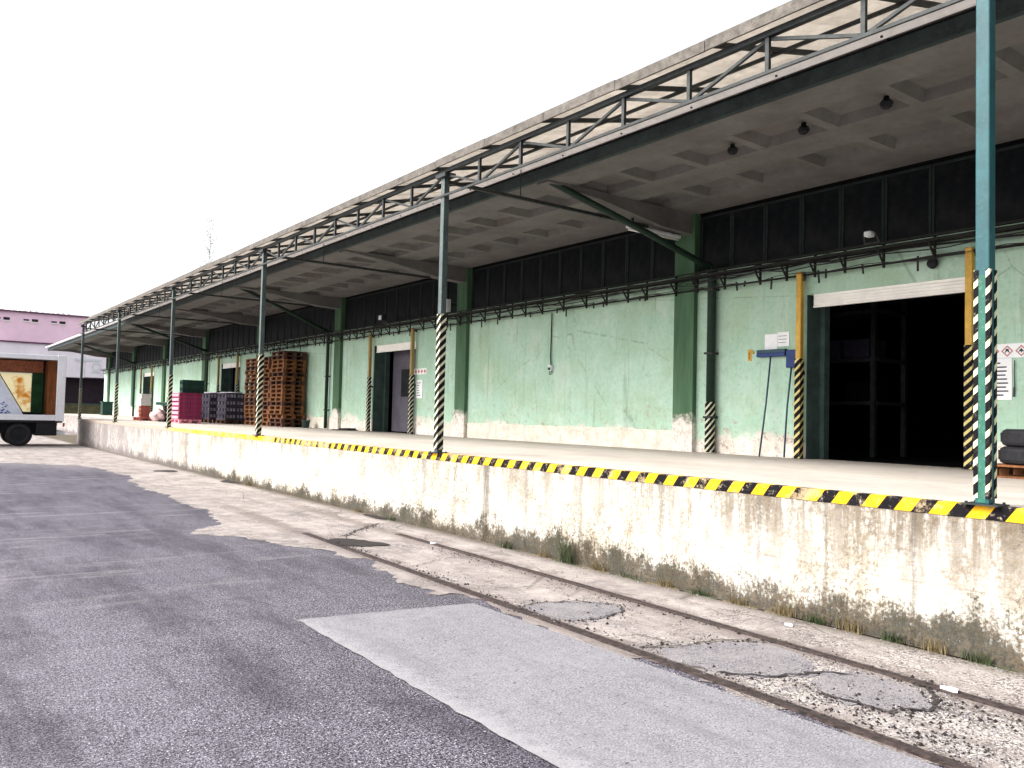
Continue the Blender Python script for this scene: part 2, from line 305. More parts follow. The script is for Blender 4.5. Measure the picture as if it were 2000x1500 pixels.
simple('black_rubber', (0.014, 0.014, 0.017), 0.75, var=0.4, scale=12)
simple('tray_dark', (0.012, 0.013, 0.011), 0.8, var=0.5, scale=9, dirt=(0.05, 0.05, 0.03))
simple('cable', (0.018, 0.016, 0.018), 0.6, var=0.4, scale=10)
simple('paper', (0.82, 0.83, 0.84), 0.8, var=0.06, scale=9)
simple('print_ink', (0.06, 0.06, 0.07), 0.8, var=0.2)
simple('red_ink', (0.50, 0.17, 0.14), 0.8, var=0.2)
simple('blue_plastic', (0.012, 0.035, 0.16), 0.5, var=0.3, scale=8)
simple('handle_blue', (0.02, 0.06, 0.09), 0.5, var=0.3, scale=8)
simple('light_box', (0.62, 0.66, 0.68), 0.6, var=0.15, scale=8)
simple('pallet_wood', (0.19, 0.075, 0.028), 0.85, var=0.65, scale=5, dirt=(0.07, 0.03, 0.015))
simple('pallet_wood_dark', (0.085, 0.035, 0.02), 0.85, var=0.6, scale=5, dirt=(0.03, 0.012, 0.01))
simple('crate_magenta', (0.24, 0.025, 0.09), 0.5, var=0.4, scale=6)
simple('crate_pink', (0.80, 0.30, 0.38), 0.5, var=0.2, scale=6)
simple('crate_grey', (0.035, 0.030, 0.05), 0.6, var=0.5, scale=6)
simple('crate_green', (0.008, 0.042, 0.032), 0.5, var=0.4, scale=6)
simple('crate_red', (0.42, 0.12, 0.09), 0.5, var=0.3, scale=6)
simple('crate_white', (0.75, 0.74, 0.70), 0.6, var=0.1, scale=6)
simple('bottle_cap', (0.55, 0.50, 0.62), 0.4, var=0.3, scale=20)
simple('film_wrap', (0.62, 0.60, 0.66), 0.3, var=0.3, scale=12, spec=0.6, bump=0.6)
simple('bag_pink', (0.72, 0.52, 0.52), 0.5, var=0.35, scale=8, bump=0.6)
simple('truck_white', (0.72, 0.74, 0.80), 0.45, var=0.12, scale=3, spec=0.5)
simple('truck_brown', (0.26, 0.085, 0.025), 0.7, var=0.5, scale=2.5, sc=(3, 1, 0.6))
simple('truck_orange', (0.50, 0.17, 0.09), 0.7, var=0.45, scale=9, dirt=(0.6, 0.35, 0.22))
simple('truck_cream', (0.78, 0.70, 0.48), 0.7, var=0.3, scale=2.0, dirt=(0.62, 0.33, 0.08))
simple('truck_green', (0.02, 0.10, 0.03), 0.7, var=0.6, scale=2.5)
simple('truck_dark', (0.008, 0.009, 0.012), 0.7, var=0.4, scale=4)
simple('truck_cloth', (0.62, 0.66, 0.78), 0.7, var=0.15, scale=4)
simple('blue_mark', (0.04, 0.06, 0.30), 0.7, var=0.4, scale=8)
simple('pink_render', (0.84, 0.60, 0.73), 0.9, var=0.14, scale=0.5)
simple('pale_render', (0.82, 0.77, 0.83), 0.9, var=0.14, scale=0.5)
simple('dark_trim', (0.12, 0.05, 0.10), 0.8, var=0.3, scale=2)
simple('maroon_dark', (0.028, 0.018, 0.026), 0.8, var=0.4, scale=2)
simple('olive', (0.10, 0.095, 0.045), 0.9, var=0.5, scale=2.5)
simple('glare_leaf', (0.30, 0.32, 0.26), 0.8, var=0.4, scale=3)  # leaf tone paled to paint in the sky glare over the crown
simple('bark', (0.20, 0.16, 0.13), 0.9, var=0.3, scale=3)
simple('grass_blade', (0.042, 0.060, 0.022), 0.8, var=0.5, scale=20)
simple('dry_blade', (0.17, 0.13, 0.065), 0.9, var=0.5, scale=20)
simple('rag', (0.55, 0.50, 0.42), 0.9, var=0.3, scale=12)

# ------------------------------------------------------------------ mesh helpers
class MB:
    def __init__(s): s.v = []; s.f = []; s.smooth = False
    def raw(s, vs, fs):
        n = len(s.v); s.v += [tuple(p) for p in vs]; s.f += [tuple(i+n for i in f) for f in fs]; return s
    def box(s, x0, x1, y0, y1, z0, z1):
        s.raw([(x0,y0,z0),(x1,y0,z0),(x1,y1,z0),(x0,y1,z0),(x0,y0,z1),(x1,y0,z1),(x1,y1,z1),(x0,y1,z1)],
              [(0,3,2,1),(4,5,6,7),(0,1,5,4),(1,2,6,5),(2,3,7,6),(3,0,4,7)]); return s
    def bar(s, a, b, w, h=None, up=(0, 0, 1)):
        a = Vector(a); b = Vector(b); h = h or w; d = (b-a).normalized(); up = Vector(up)
        if abs(d.dot(up)) > 0.95: up = Vector((1, 0, 0))
        sd = d.cross(up).normalized()*w/2; u = sd.cross(d).normalized()*h/2
        vs = [p + q for p in (a, b) for q in (-sd-u, sd-u, sd+u, -sd+u)]
        s.raw(vs, [(0,1,2,3),(7,6,5,4),(0,4,5,1),(1,5,6,2),(2,6,7,3),(3,7,4,0)]); return s
    def tube(s, pts, r, n=8, caps=True):
        pts = [Vector(p) for p in pts]; rs = r if isinstance(r, (list, tuple)) else [r]*len(pts)
        rings = []; base = len(s.v); prev = None
        for i, p in enumerate(pts):
            d = (pts[min(i+1, len(pts)-1)] - pts[max(i-1, 0)]).normalized()
            if prev is None:
                up = Vector((0, 0, 1)) if abs(d.z) < 0.9 else Vector((1, 0, 0)); a = d.cross(up).normalized()
            else:
                a = (prev - d*prev.dot(d)).normalized()
            prev = a; b = d.cross(a)
            for k in range(n):
                t = 2*math.pi*k/n; s.v.append(tuple(p + (a*math.cos(t) + b*math.sin(t))*rs[i]))
        for i in range(len(pts)-1):
            for k in range(n):
                k2 = (k+1) % n; s.f.append((base+i*n+k, base+i*n+k2, base+(i+1)*n+k2, base+(i+1)*n+k))
        if caps:
            s.f.append(tuple(base+k for k in range(n))[::-1]); s.f.append(tuple(base+(len(pts)-1)*n+k for k in range(n)))
        return s
    def lathe(s, prof, o=(0, 0, 0), n=24, axis='Z', closed=False):
        base = len(s.v); o = Vector(o)
        for (r, h) in prof:
            for k in range(n):
                t = 2*math.pi*k/n; a, b = r*math.cos(t), r*math.sin(t)
                q = {'Z': (a, b, h), 'Y': (a, h, b), 'X': (h, a, b)}[axis]
                s.v.append(tuple(o + Vector(q)))
        m_ = len(prof)
        for i in range(m_ if closed else m_-1):
            j = (i+1) % m_
            for k in range(n):
                k2 = (k+1) % n; s.f.append((base+i*n+k, base+i*n+k2, base+j*n+k2, base+j*n+k))
        if not closed:
            s.f.append(tuple(base+k for k in range(n))[::-1]); s.f.append(tuple(base+(m_-1)*n+k for k in range(n)))
        return s
    def sheet(s, poly, z):
        s.raw([(p[0], p[1], z) for p in poly], [tuple(range(len(poly)))]); return s
    def prism(s, poly, z0, z1):
        n = len(poly)
        s.raw([(p[0], p[1], z0) for p in poly] + [(p[0], p[1], z1) for p in poly],
              [tuple(range(n))[::-1], tuple(range(n, 2*n))] + [(i, (i+1) % n, n+(i+1) % n, n+i) for i in range(n)]); return s
    def build(s, name, mat, parent=None, bevel=0, smooth=False, loc=None):
        me = bpy.data.meshes.new(name); me.from_pydata(s.v, [], s.f); me.update()
        bm = bmesh.new(); bm.from_mesh(me); bmesh.ops.recalc_face_normals(bm, faces=bm.faces)
        bm.to_mesh(me); bm.free()
        if smooth:
            for p in me.polygons: p.use_smooth = True
        o = bpy.data.objects.new(name, me); COL.objects.link(o)
        me.materials.append(MAT[mat] if isinstance(mat, str) else mat)
        if parent: o.parent = parent
        if loc: o.location = loc
        if bevel:
            b = o.modifiers.new('bevel', 'BEVEL'); b.width = bevel; b.segments = 2; b.limit_method = 'ANGLE'
        return o
def tag(o, label=None, cat=None, group=None, kind=None):
    if label: o['label'] = label
    if cat: o['category'] = cat
    if group: o['group'] = group
    if kind: o['kind'] = kind
    return o
def thing(name, label, cat, loc=(0, 0, 0), rz=0, group=None):
    o = bpy.data.objects.new(name, None); COL.objects.link(o); o.location = loc; o.rotation_euler = (0, 0, rz)
    o.empty_display_size = 0.1
    return tag(o, label, cat, group)
def kids(o): return [c for c in bpy.data.objects if c.parent == o]
def dup(root, loc, rz=0, label=None, group=None):
    r = root.copy(); COL.objects.link(r); r.location = loc; r.rotation_euler = (0, 0, rz)
    if label: r['label'] = label
    if group: r['group'] = group
    for ch in kids(root):
        c = ch.copy(); COL.objects.link(c); c.parent = r
        for g in kids(ch):
            d = g.copy(); COL.objects.link(d); d.parent = c
    return r

# ------------------------------------------------------------------ dimensions
PX, ZP, WX, PITCHY, P0 = 6.08, 1.07, 11.26, 7.3102, 2.683
ZS, SX, ZT, ZB = 5.293, 7.78, 5.11, 4.75
YN, YF = -4.63, 63.0
postY = [P0 + PITCHY*i for i in range(6)]
pilY = [P0 + PITCHY*i for i in range(-1, 9)]
doorC = [P0 + PITCHY*(i+0.5) for i in (0, 2, 4, 6)]
DW, DT = 1.235, 3.62

# ------------------------------------------------------------------ ground
MB().sheet([(-300, -300), (400, -300), (400, 500), (-300, 500)], 0).build('ground', 'asphalt')
bpy.data.objects['ground']['kind'] = 'structure'
def rough_line(pts, amp, step=0.12):
    out = []
    for (x0, y0), (x1, y1) in zip(pts[:-1], pts[1:]):
        n = max(1, int(math.hypot(x1-x0, y1-y0)/step))
        for i in range(n):
            t = i/n; out.append((x0+(x1-x0)*t + random.gauss(0, amp), y0+(y1-y0)*t + random.gauss(0, amp)))
    out.append(pts[-1]); return out
leftb = [(4.10, -4), (4.08, 6.1), (3.80, 6.42), (3.97, 6.6), (3.92, 7.2), (4.03, 8.2), (4.0, 8.95), (3.78, 9.7), (3.5, 10.5), (3.12, 11.1), (3.3, 11.5), (3.72, 11.8),
         (3.75, 12.6), (3.95, 13.4), (3.85, 14.6), (4.1, 16.2), (3.95, 18), (4.35, 21), (4.2, 23), (4.05, 25), (2.6, 26.5), (0.5, 27.5), (-1.0, 31), (-1.5, 52)]
def jag(pts):
    out = []; a = 0
    for p in rough_line(pts, 0.02, 0.07):
        a = a*0.82 + random.gauss(0, 0.035); out.append((p[0]+a, p[1]+a*0.4))
    return out
poly = jag(leftb[:2]+leftb[2:]) + [(9.5, 52), (6.3, 40), (6.3, -4)]
o = MB().sheet(poly, 0.005).build('pavement', 'apron_concrete'); tag(o, kind='structure')
patch = rough_line([(2.53, 6.15), (3.2, 6.06), (4.02, 5.93)], 0.006, 0.08) + [(4.03, -4.0)] + rough_line([(2.50, -4.0), (2.5, 3.0), (2.53, 6.15)], 0.006, 0.1)[:-1]
o = MB().sheet(patch, 0.010).build('road_patch', 'patch_asphalt'); tag(o, kind='structure')

def ragged(cx, cy, rx, ry, n=26, amp=0.12, rot=0):
    out = []
    ph = random.random()*6
    for i in range(n):
        t = 2*math.pi*i/n; k = 1 + amp*math.sin(3*t+ph) + random.gauss(0, amp*0.45)
        x, y = rx*k*math.cos(t), ry*k*math.sin(t)
        out.append((cx + x*math.cos(rot)-y*math.sin(rot), cy + x*math.sin(rot)+y*math.cos(rot)))
    return out
fills = [(rough_line([(4.30, 5.15), (4.45, 4.98), (4.95, 5.02), (5.06, 5.22), (4.85, 5.5), (4.4, 5.62), (4.22, 5.5), (4.30, 5.15)], 0.012, 0.07), 'grey repair patch spanning the track beside the far corner of the light patch'),
         (rough_line([(4.36, 4.10), (4.62, 3.98), (4.95, 3.95), (5.14, 3.72), (5.08, 3.35), (4.86, 3.18), (4.52, 3.30), (4.30, 3.5), (4.24, 3.85), (4.36, 4.10)], 0.015, 0.07), 'large grey repair patch filling the track in the middle foreground'),
         (rough_line([(4.88, 3.12), (5.06, 3.0), (5.1, 2.62), (4.86, 2.42), (4.55, 2.5), (4.5, 2.85), (4.62, 3.08), (4.88, 3.12)], 0.015, 0.07), 'grey repair patch nearest the bottom right corner')]
for k, (pl_, lb) in enumerate(fills):
    aa = 0; q_ = []
    for p_ in pl_[:-1]:
        aa = aa*0.7+random.gauss(0, 0.022); q_.append((p_[0]+aa, p_[1]+aa*0.8))
    o = MB().sheet(q_, 0.009).build('road_repair', 'repair_fill'); tag(o, kind='structure')
def ribbon(pts, w):
    mb = MB(); L = []; R = []
    for i, p in enumerate(pts):
        a = Vector(pts[max(0, i-1)]); b = Vector(pts[min(len(pts)-1, i+1)]); d = (b-a).normalized(); n = Vector((-d.y, d.x))
        ww = w*(0.35+random.random()*0.9)*(0.3 if i in (0, len(pts)-1) else 1)
        L.append(Vector(p)+n*ww/2); R.append(Vector(p)-n*ww/2)
    vs = [(q.x, q.y, 0) for q in L+R]; n = len(pts)
    mb.raw(vs, [(i, i+1, n+i+1, n+i) for i in range(n-1)]); return mb
cracks = [([(4.22, 5.55), (4.5, 5.66), (4.85, 5.52), (5.08, 5.22), (4.9, 5.02), (4.5, 4.96), (4.38, 4.98)], 0.03),
          ([(4.25, 4.2), (4.55, 4.05), (4.95, 4.0), (5.2, 3.8)], 0.035), ([(4.28, 3.5), (4.5, 3.27), (4.86, 3.14), (5.0, 3.0)], 0.05),
          ([(4.5, 2.9), (4.52, 2.5), (4.85, 2.38), (5.1, 2.55), (5.2, 2.7)], 0.04), ([(4.7, 9.95), (5.1, 10.4), (5.7, 10.9)], 0.05),
          ([(4.3, 7.6), (4.9, 7.9), (5.4, 8.0)], 0.02), ([(0.55, 4.98), (0.72, 4.75), (0.60, 4.55)], 0.008), ([(2.02, 4.18), (2.2, 4.2), (2.32, 4.12)], 0.012)]
mb = MB()
for pts, ww in cracks:
    r = ribbon(rough_line(pts, 0.014, 0.035), ww*0.6); mb.raw(r.v, r.f)
o = mb.build('pavement_cracks', 'crack', loc=(0, 0, 0.016)); tag(o, kind='structure')
holes = [(4.58, 9.42, 0.24, 0.42, 'dark oval pothole in the pale concrete beside the track', 0.5), (5.52, 22.3, 0.28, 0.35, 'dark sunken drain hole near the dock wall far along the pavement', 0.2),
         (6.02, 18.6, 0.2, 0.5, 'dark recess at the foot of the dock wall below the third post', 0), (6.0, 11.6, 0.1, 0.35, 'small dark gap under the dock wall below the second post', 0)]
for x, y_, rx, ry, lb, ro in holes:
    pts = ragged(x, y_, rx, ry, rot=ro); n = len(pts)
    mb = MB(); mb.raw([(p[0], p[1], 0.014) for p in pts] + [(x+(p[0]-x)*0.8, y_+(p[1]-y_)*0.8, 0.011) for p in pts], [(i, (i+1) % n, n+(i+1) % n, n+i) for i in range(n)] + [tuple(range(n, 2*n))])
    o = mb.build('pothole', 'dark_dirt'); tag(o, kind='structure')

# loose grit and crumbled concrete
random.seed(31)
def grit(name, mat, spots, n, smin, smax):
    mb = MB()
    for _ in range(n):
        x, y_ = random.choice(spots); x += random.gauss(0, 0.06); y_ += random.gauss(0, 0.09); s_ = random.uniform(smin, smax)*(1 if random.random() < 0.9 else 1.8)
        if not (4.13 < x < 6.05): continue
        vs = [(x+s_*random.uniform(-1, 1)*0.9 if False else x+s_*a*random.uniform(0.6, 1.1), y_+s_*b*random.uniform(0.6, 1.1), 0.004) for a, b in ((-1, -0.6), (0.6, -1), (1, 0.5), (-0.3, 1))]
        vs.append((x, y_, 0.004+s_*0.9)); mb.raw(vs, [(0, 1, 4), (1, 2, 4), (2, 3, 4), (3, 0, 4)])
    o = mb.build(name, mat); tag(o, kind='stuff'); o['label'] = 'loose grit and crumbled concrete scattered between the rails'; o['category'] = 'grit'
edges_ = [p_ for pl_, lb in fills for p_ in pl_] + [(random.uniform(4.2, 5.1), random.uniform(1.8, 3.4)) for _ in range(60)] + [(6.0, random.uniform(2, 16)) for _ in range(70)] + [(random.uniform(4.2, 6.0), random.uniform(2, 9)) for _ in range(60)]
grit('grit', 'repair_fill', edges_, 2200, 0.004, 0.011)
edges2 = [p_ for pts, ww in cracks[:5] for p_ in rough_line(pts, 0.02, 0.1)] + [(4.15+0.03*y_, y_) for y_ in [2+0.2*i for i in range(40)]] + [(5.25, y_) for y_ in [2+0.2*i for i in range(35)]] + [(random.uniform(4.3, 5.0), random.uniform(1.9, 3.0)) for _ in range(50)]
grit('dark_grit', 'dark_dirt', edges2, 2600, 0.004, 0.012)
# rails set in the concrete
def railx(y_, k): return (4.03 + 0.030*y_) if k == 0 else (5.10 + 0.036*y_ if y_ < 6 else 5.316 + 0.022*(y_-6))
for k in (0, 1):
    t = thing('rail', ['rusty flush rail bordering the light asphalt patch', 'rusty flush rail nearer the dock wall, partly buried in dirt'][k], 'rail', (0, 0, 0), group='rails sunk in the pavement')
    ys = [-4 + 0.09*i for i in range(int(([10.6, 10.0][k]+4)/0.09))]
    for nm, off, w0_, zz, mt in (('rail_head', 0, 0.045, 0.012, 'rail_steel'), ('groove', 0.042, 0.036, 0.009, 'crack'), ('guard_rail', 0.072, 0.018, 0.011, 'rail_steel')):
        mb = MB(); vs = []
        for y_ in ys:
            x = railx(y_, k) + off + random.gauss(0, 0.0015)
            ww = w0_*random.uniform(0.65, 1.1)*(1 if y_ < 7 else 0.8)
            vs += [(x-ww/2, y_, zz), (x+ww/2, y_, zz), (x+ww/2, y_, 0.001), (x-ww/2, y_, 0.001)]
        fs = []
        for i in range(len(ys)-1):
            a = i*4
            fs += [(a, a+4, a+5, a+1), (a+1, a+5, a+6, a+2), (a, a+3, a+7, a+4)]
        mb.raw(vs, fs); mb.build(nm, mt, t)

# ------------------------------------------------------------------ loading platform
pf = thing('loading_platform', 'long concrete loading dock with stained white face running under the canopy', 'loading dock')
mb = MB()
fy = [YN + i*(39.45-YN)/60 for i in range(61)]
mb.box(PX, WX+0.3, YN, 39.45, -0.3, ZP); mb.box(8.0, WX+0.3, 39.45, YF+2, -0.3, ZP-0.006)
mb.build('dock_wall', 'dock_wall', pf)
MB().box(PX+0.02, WX-0.003, YN, 39.44, ZP-0.02, ZP+0.004).build('deck', 'deck', pf)
MB().box(8.02, WX-0.003, 39.44, YF+2, ZP-0.03, ZP+0.0035).build('deck', 'deck', pf)
mb = MB(); mb.box(PX-0.008, PX+0.09, YN, 38.0, ZP-0.086, ZP+0.012)
mb.build('edge_strip', 'edge_paint', pf, bevel=0.004)

# ------------------------------------------------------------------ warehouse
wh = thing('warehouse', 'long mint green warehouse with dark upper windows behind the loading dock', 'warehouse', (0, 0, 0))
T = 0.34
mb = MB(); cuts = []
y0 = YN
for dc in doorC:
    mb.box(WX, WX+T, y0, dc-DW, ZP-0.3, 4.22); mb.box(WX, WX+T, dc-DW, dc+DW, DT, 4.22); y0 = dc+DW
mb.box(WX, WX+T, y0, YF, ZP-0.3, 4.22)
mb.build('wall', 'mint_wall', wh)
MB().box(WX+0.06, WX+T, YN, YF, 4.22, ZS+0.25).build('upper_wall', 'dark_panel', wh)
mb = MB(); mb.box(WX+T, 26, YN, YN+0.3, 0, 5.6); mb.box(WX+T, 26, YF-0.3, YF, 0, 5.6); mb.box(25.7, 26, YN+0.3, YF-0.3, 0, 5.6)
mb.build('rear_wall', 'interior_shade', wh)
MB().box(WX-0.02, 26, YN, YF, 5.62, 5.8).build('roof', 'fascia_teal', wh)
MB().box(WX+T, 25.7, YN+0.3, YF-0.3, ZP-0.2, ZP-0.004).build('warehouse_floor', 'interior_shade', wh)
# threshold of each doorway, reveals, shutters
for k, dc in enumerate(doorC):
    MB().box(WX+0.002, WX+T, dc+DW-0.012, dc+DW+0.0, ZP, DT).box(WX+T, WX+T+0.14, dc+DW-0.09, dc+DW+0.12, ZP, DT).build('door_jamb', 'jamb', wh)
    MB().box(WX+0.002, WX+T, dc-DW, dc-DW+0.012, ZP, DT).box(WX+T, WX+T+0.14, dc-DW-0.12, dc-DW+0.03, ZP, DT).build('door_jamb', 'jamb', wh)
    sh = MB()
    for i in range(4):
        z0 = DT-0.045*(i+1); sh.box(WX+0.02+0.004*(i % 2), WX+0.06, dc-DW+0.02, dc+DW-0.1, z0+0.003, z0+0.045)
    sh.box(WX+0.012, WX+0.07, dc-DW+0.02, dc+DW-0.1, DT-0.205, DT-0.181)
    sh.build('roller_shutter', 'shutter_white', wh, bevel=0.003)
    if k in (1, 2, 3):
        lf = MB().box(WX+T+0.16, WX+T+0.22, dc-DW-0.05, dc+DW*0.78, ZP+0.03, DT-0.1).build('door', 'door_grey', wh)
        MB().box(WX+T+0.140, WX+T+0.162, dc-DW+0.35, dc+0.42, ZP+1.05, ZP+1.85).build('window', 'dark_glass', lf)
# pilasters, haunched beams
for k, py in enumerate(pilY):
    mb = MB().box(WX-0.10, WX+0.05, py-0.22, py+0.24, ZP, ZS)
    mb.build('pilaster', 'pilaster_green', wh)
    if k == 0: continue
    b = MB(); hw = 0.14
    prof = [(SX+0.10, ZS+0.01), (SX+0.10, ZS-0.03), (9.0, ZS-0.12), (10.4, ZS-0.33), (WX-0.10, ZS-0.36), (WX-0.10, ZS+0.01)]
    n = len(prof)
    b.raw([(p[0], py-hw, p[1]) for p in prof] + [(p[0], py+hw, p[1]) for p in prof],
          [tuple(range(n)), tuple(range(n, 2*n))[::-1]] + [(i, n+i, n+(i+1) % n, (i+1) % n) for i in range(n)])
    b.build('cantilever_beam', 'soffit', wh)
# white plinth in the plain bay + in others
for k in (1, 3, 5):
    a, b_ = P0+PITCHY*k+0.28, P0+PITCHY*(k+1)-0.24
    pts = [(a, ZP), (b_, ZP)] ; n = 40
    top = [(a+(b_-a)*i/n, 1.44+random.gauss(0, 0.006)) for i in range(n+1)]
    mb = MB(); vs = []
    for (yy, zz) in top: vs += [(WX-0.018, yy, ZP), (WX-0.018, yy, zz), (WX+0.01, yy, zz)]
    mb.raw(vs, [f for i in range(n) for f in ((3*i, 3*i+3, 3*i+4, 3*i+1), (3*i+1, 3*i+4, 3*i+5, 3*i+2))])
    mb.build('plinth', 'plaster_plinth', wh)
# clerestory windows, ten per bay
def window_mb(wd, h):
    f = MB(); t_ = 0.035
    f.box(-0.03, 0, 0, t_, 0, h); f.box(-0.03, 0, wd-t_, wd, 0, h); f.box(-0.03, 0, t_, wd-t_, h-t_, h); f.box(-0.03, 0, t_, wd-t_, 0, t_)
    return f
nW = 10; bw = (PITCHY-0.5)/nW
w0 = window_mb(bw-0.01, 1.0).build('window', 'clerestory_frame', wh)
p0 = MB().box(-0.012, -0.004, 0.034, bw-0.044, 0.034, 0.966).build('pane', 'dark_glass', w0)
first = True
for k in range(-1, 8):
    for i in range(nW):
        yy = P0+PITCHY*k+0.26+bw*i
        if k == -1 and i < 5: continue
        if first: o = w0; first = False
        else:
            o = w0.copy(); COL.objects.link(o); q = p0.copy(); COL.objects.link(q); q.parent = o
        o.location = (WX+0.06, yy, 4.24)
# ribbed soffit slab with coffers
def slab():
    mb = MB(); nb = 7; cp = PITCHY/nb
    xs = [SX, 8.42, 9.18, 9.48, 9.80, 10.48, WX]
    rows = ((8.42, 9.18), (9.80, 10.48))
    ya = P0 - PITCHY; yb = YF
    # strips without coffers
    for x0, x1 in ((SX, 8.42), (9.18, 9.48), (9.486, 9.80), (10.48, WX)):
        mb.raw([(x0, ya, ZS), (x1, ya, ZS), (x1, yb, ZS), (x0, yb, ZS)], [(0, 1, 2, 3)])
    mb.raw([(9.48, ya, ZS), (9.486, ya, ZS), (9.486, yb, ZS+0.03), (9.48, yb, ZS+0.03)], [(0, 1, 2, 3)])
    n = int((yb-ya)/cp)
    for x0, x1 in rows:
        for i in range(n+1):
            a = ya+cp*i; b = min(a+cp, yb)
            if b-a < 0.3:
                mb.raw([(x0, a, ZS), (x1, a, ZS), (x1, b, ZS), (x0, b, ZS)], [(0, 1, 2, 3)]); continue
            g = 0.07; dpt = 0.12; s_ = 0.06
            A = [(x0, a, ZS), (x1, a, ZS), (x1, b, ZS), (x0, b, ZS)]
            B = [(x0+0.01, a+g, ZS), (x1-0.01, a+g, ZS), (x1-0.01, b-g, ZS), (x0+0.01, b-g, ZS)]
            Cc = [(x0+s_, a+g+s_, ZS+dpt), (x1-s_, a+g+s_, ZS+dpt), (x1-s_, b-g-s_, ZS+dpt), (x0+s_, b-g-s_, ZS+dpt)]
            fs = [(j, (j+1) % 4, 4+(j+1) % 4, 4+j) for j in range(4)] + [(4+j, 4+(j+1) % 4, 8+(j+1) % 4, 8+j) for j in range(4)] + [(8, 9, 10, 11)]
            mb.raw(A+B+Cc, fs)
    return mb
slab().build('canopy_soffit', 'soffit', wh)
MB().box(SX+0.02, WX+0.05, YN, YF, ZS+0.20, ZS+0.34).build('canopy_slab', 'soffit', wh)
MB().box(SX-0.06, SX+0.02, YN, YF, ZS-0.03, ZS+0.135).build('canopy_fascia', 'fascia_teal', wh)
# gutter
mb = MB(); prof = [(0.06*math.cos(t), 0.06*math.sin(t)) for t in [math.pi + math.pi*i/8 for i in range(9)]]
gx, gz = SX-0.135, ZS+0.205
vs = [(gx+a, yy, gz+b) for yy in (YN, YF) for a, b in prof]
mb.raw(vs, [(i, i+1, 9+i+1, 9+i) for i in range(8)])
mb.box(gx-0.068, gx-0.057, YN, YF, gz-0.02, gz+0.02)
gt = mb.build('gutter', 'zinc', wh, smooth=False)
gb0 = MB().bar((gx-0.06, 0, gz+0.02), (SX, 0, gz-0.06), 0.025, 0.012).bar((gx-0.062, 0, gz+0.025), (gx-0.03, 0, gz-0.06), 0.025, 0.012).build('gutter_bracket', 'dark_steel', gt)
yy = P0-PITCHY+0.4; gb0.location.y = yy
while yy < YF-1.3:
    yy += 1.22; o = gb0.copy(); COL.objects.link(o); o.location.y = yy

# ------------------------------------------------------------------ steel lean-to canopy
cn = thing('steel_canopy', 'lattice steel canopy with beige sheet roof along the top of the posts', 'canopy', (0, 0, 0))
CY0, CY1 = P0-PITCHY, postY[-1]+0.35
slope = 0.235
def rz_(x): return 5.20 + (x-6.0)*slope
# sheet roof, corrugated, thickness
for j, (ya, yb) in enumerate([(CY0, CY1)]):
    mb = MB(); st = 0.0875; n = int((yb-ya)/st)*2; vs = []
    for i in range(n+1):
        y_ = ya + (yb-ya)*i/n; dz = 0.022*math.cos(2*math.pi*y_/0.175)
        ex = random.uniform(-0.015, 0.015)
        for x in (5.975, 8.75): vs += [(x, y_, rz_(x)+dz+0.02), (x, y_, rz_(x)+dz+0.024)]
    fs = []
    for i in range(n):
        a = 4*i
        fs += [(a, a+2, a+6, a+4), (a+1, a+5, a+7, a+3), (a, a+4, a+5, a+1)]
    mb.raw(vs, fs); mb.build('roof_sheet', 'roof_sheet', cn)
mb = MB()
yy = CY0
while yy < CY1-0.1:
    L = min(1.22, CY1-yy); dz = random.uniform(-0.008, 0.008); mb.box(5.95, 5.972, yy, yy+L-0.008, 5.115+dz, 5.222+dz); yy += 1.22
mb.build('eaves_board', 'roof_fascia', cn)
# chords
mb = MB()
mb.box(PX-0.03, PX+0.03, CY0, CY1, ZT-0.055, ZT); mb.build('top_chord', 'dark_steel', cn)
mb = MB(); mb.box(PX-0.03, PX-0.006, CY0, CY1, ZB-0.035, ZB-0.005); mb.box(PX-0.005, PX+0.03, CY0, CY1, ZB-0.012, ZB)
mb.build('bottom_chord', 'dark_steel', cn)
nb = 8; q = PITCHY/nb
ki = -8
web_v = MB().box(-0.018, 0.018, -0.02, 0.02, ZB-0.004, ZT-0.056)
wd1 = MB().bar((0.022, 0, ZT-0.06), (0.022, q, ZB+0.0), 0.03, 0.03)
wd2 = MB().bar((0.022, 0, ZT-0.06), (0.022, -q, ZB+0.0), 0.03, 0.03)
webv = web_v.build('truss_strut', 'dark_steel', cn); d1 = wd1.build('truss_diagonal', 'dark_steel', cn); d2 = wd2.build('truss_diagonal', 'dark_steel', cn)
webv.location = (PX, P0+q, 0); d1.location = (PX, P0, 0); d2.location = (PX, P0, 0)
for i in range(-4, 41):
    y_ = P0+q*i
    if i % 8 != 0 and i != 1:
        c_ = webv.copy(); COL.objects.link(c_); c_.location = (PX, y_, 0)
    if i % 2 == 0 and i != 0:
        if i < 40:
            c_ = d1.copy(); COL.objects.link(c_); c_.location = (PX, y_, 0)
        c_ = d2.copy(); COL.objects.link(c_); c_.location = (PX, y_, 0)
# rafters and purlins
yy = CY0+0.6; f_ = None
while yy < CY1:
    if f_ is None: f_ = MB().bar((5.97, 0, rz_(5.97)-0.035), (8.6, 0, rz_(8.6)-0.035), 0.04, 0.05).build('rafter', 'dark_steel', cn)
    else:
        f2 = f_.copy(); COL.objects.link(f2); f2.location = (0, yy, 0)
    if f_.location.y == 0: f_.location = (0, yy, 0)
    yy += 1.30
mb = MB(); mb.bar((6.95, CY0, rz_(6.95)-0.08), (6.95, CY1, rz_(6.95)-0.08), 0.03, 0.035); mb.build('purlin', 'dark_steel', cn)
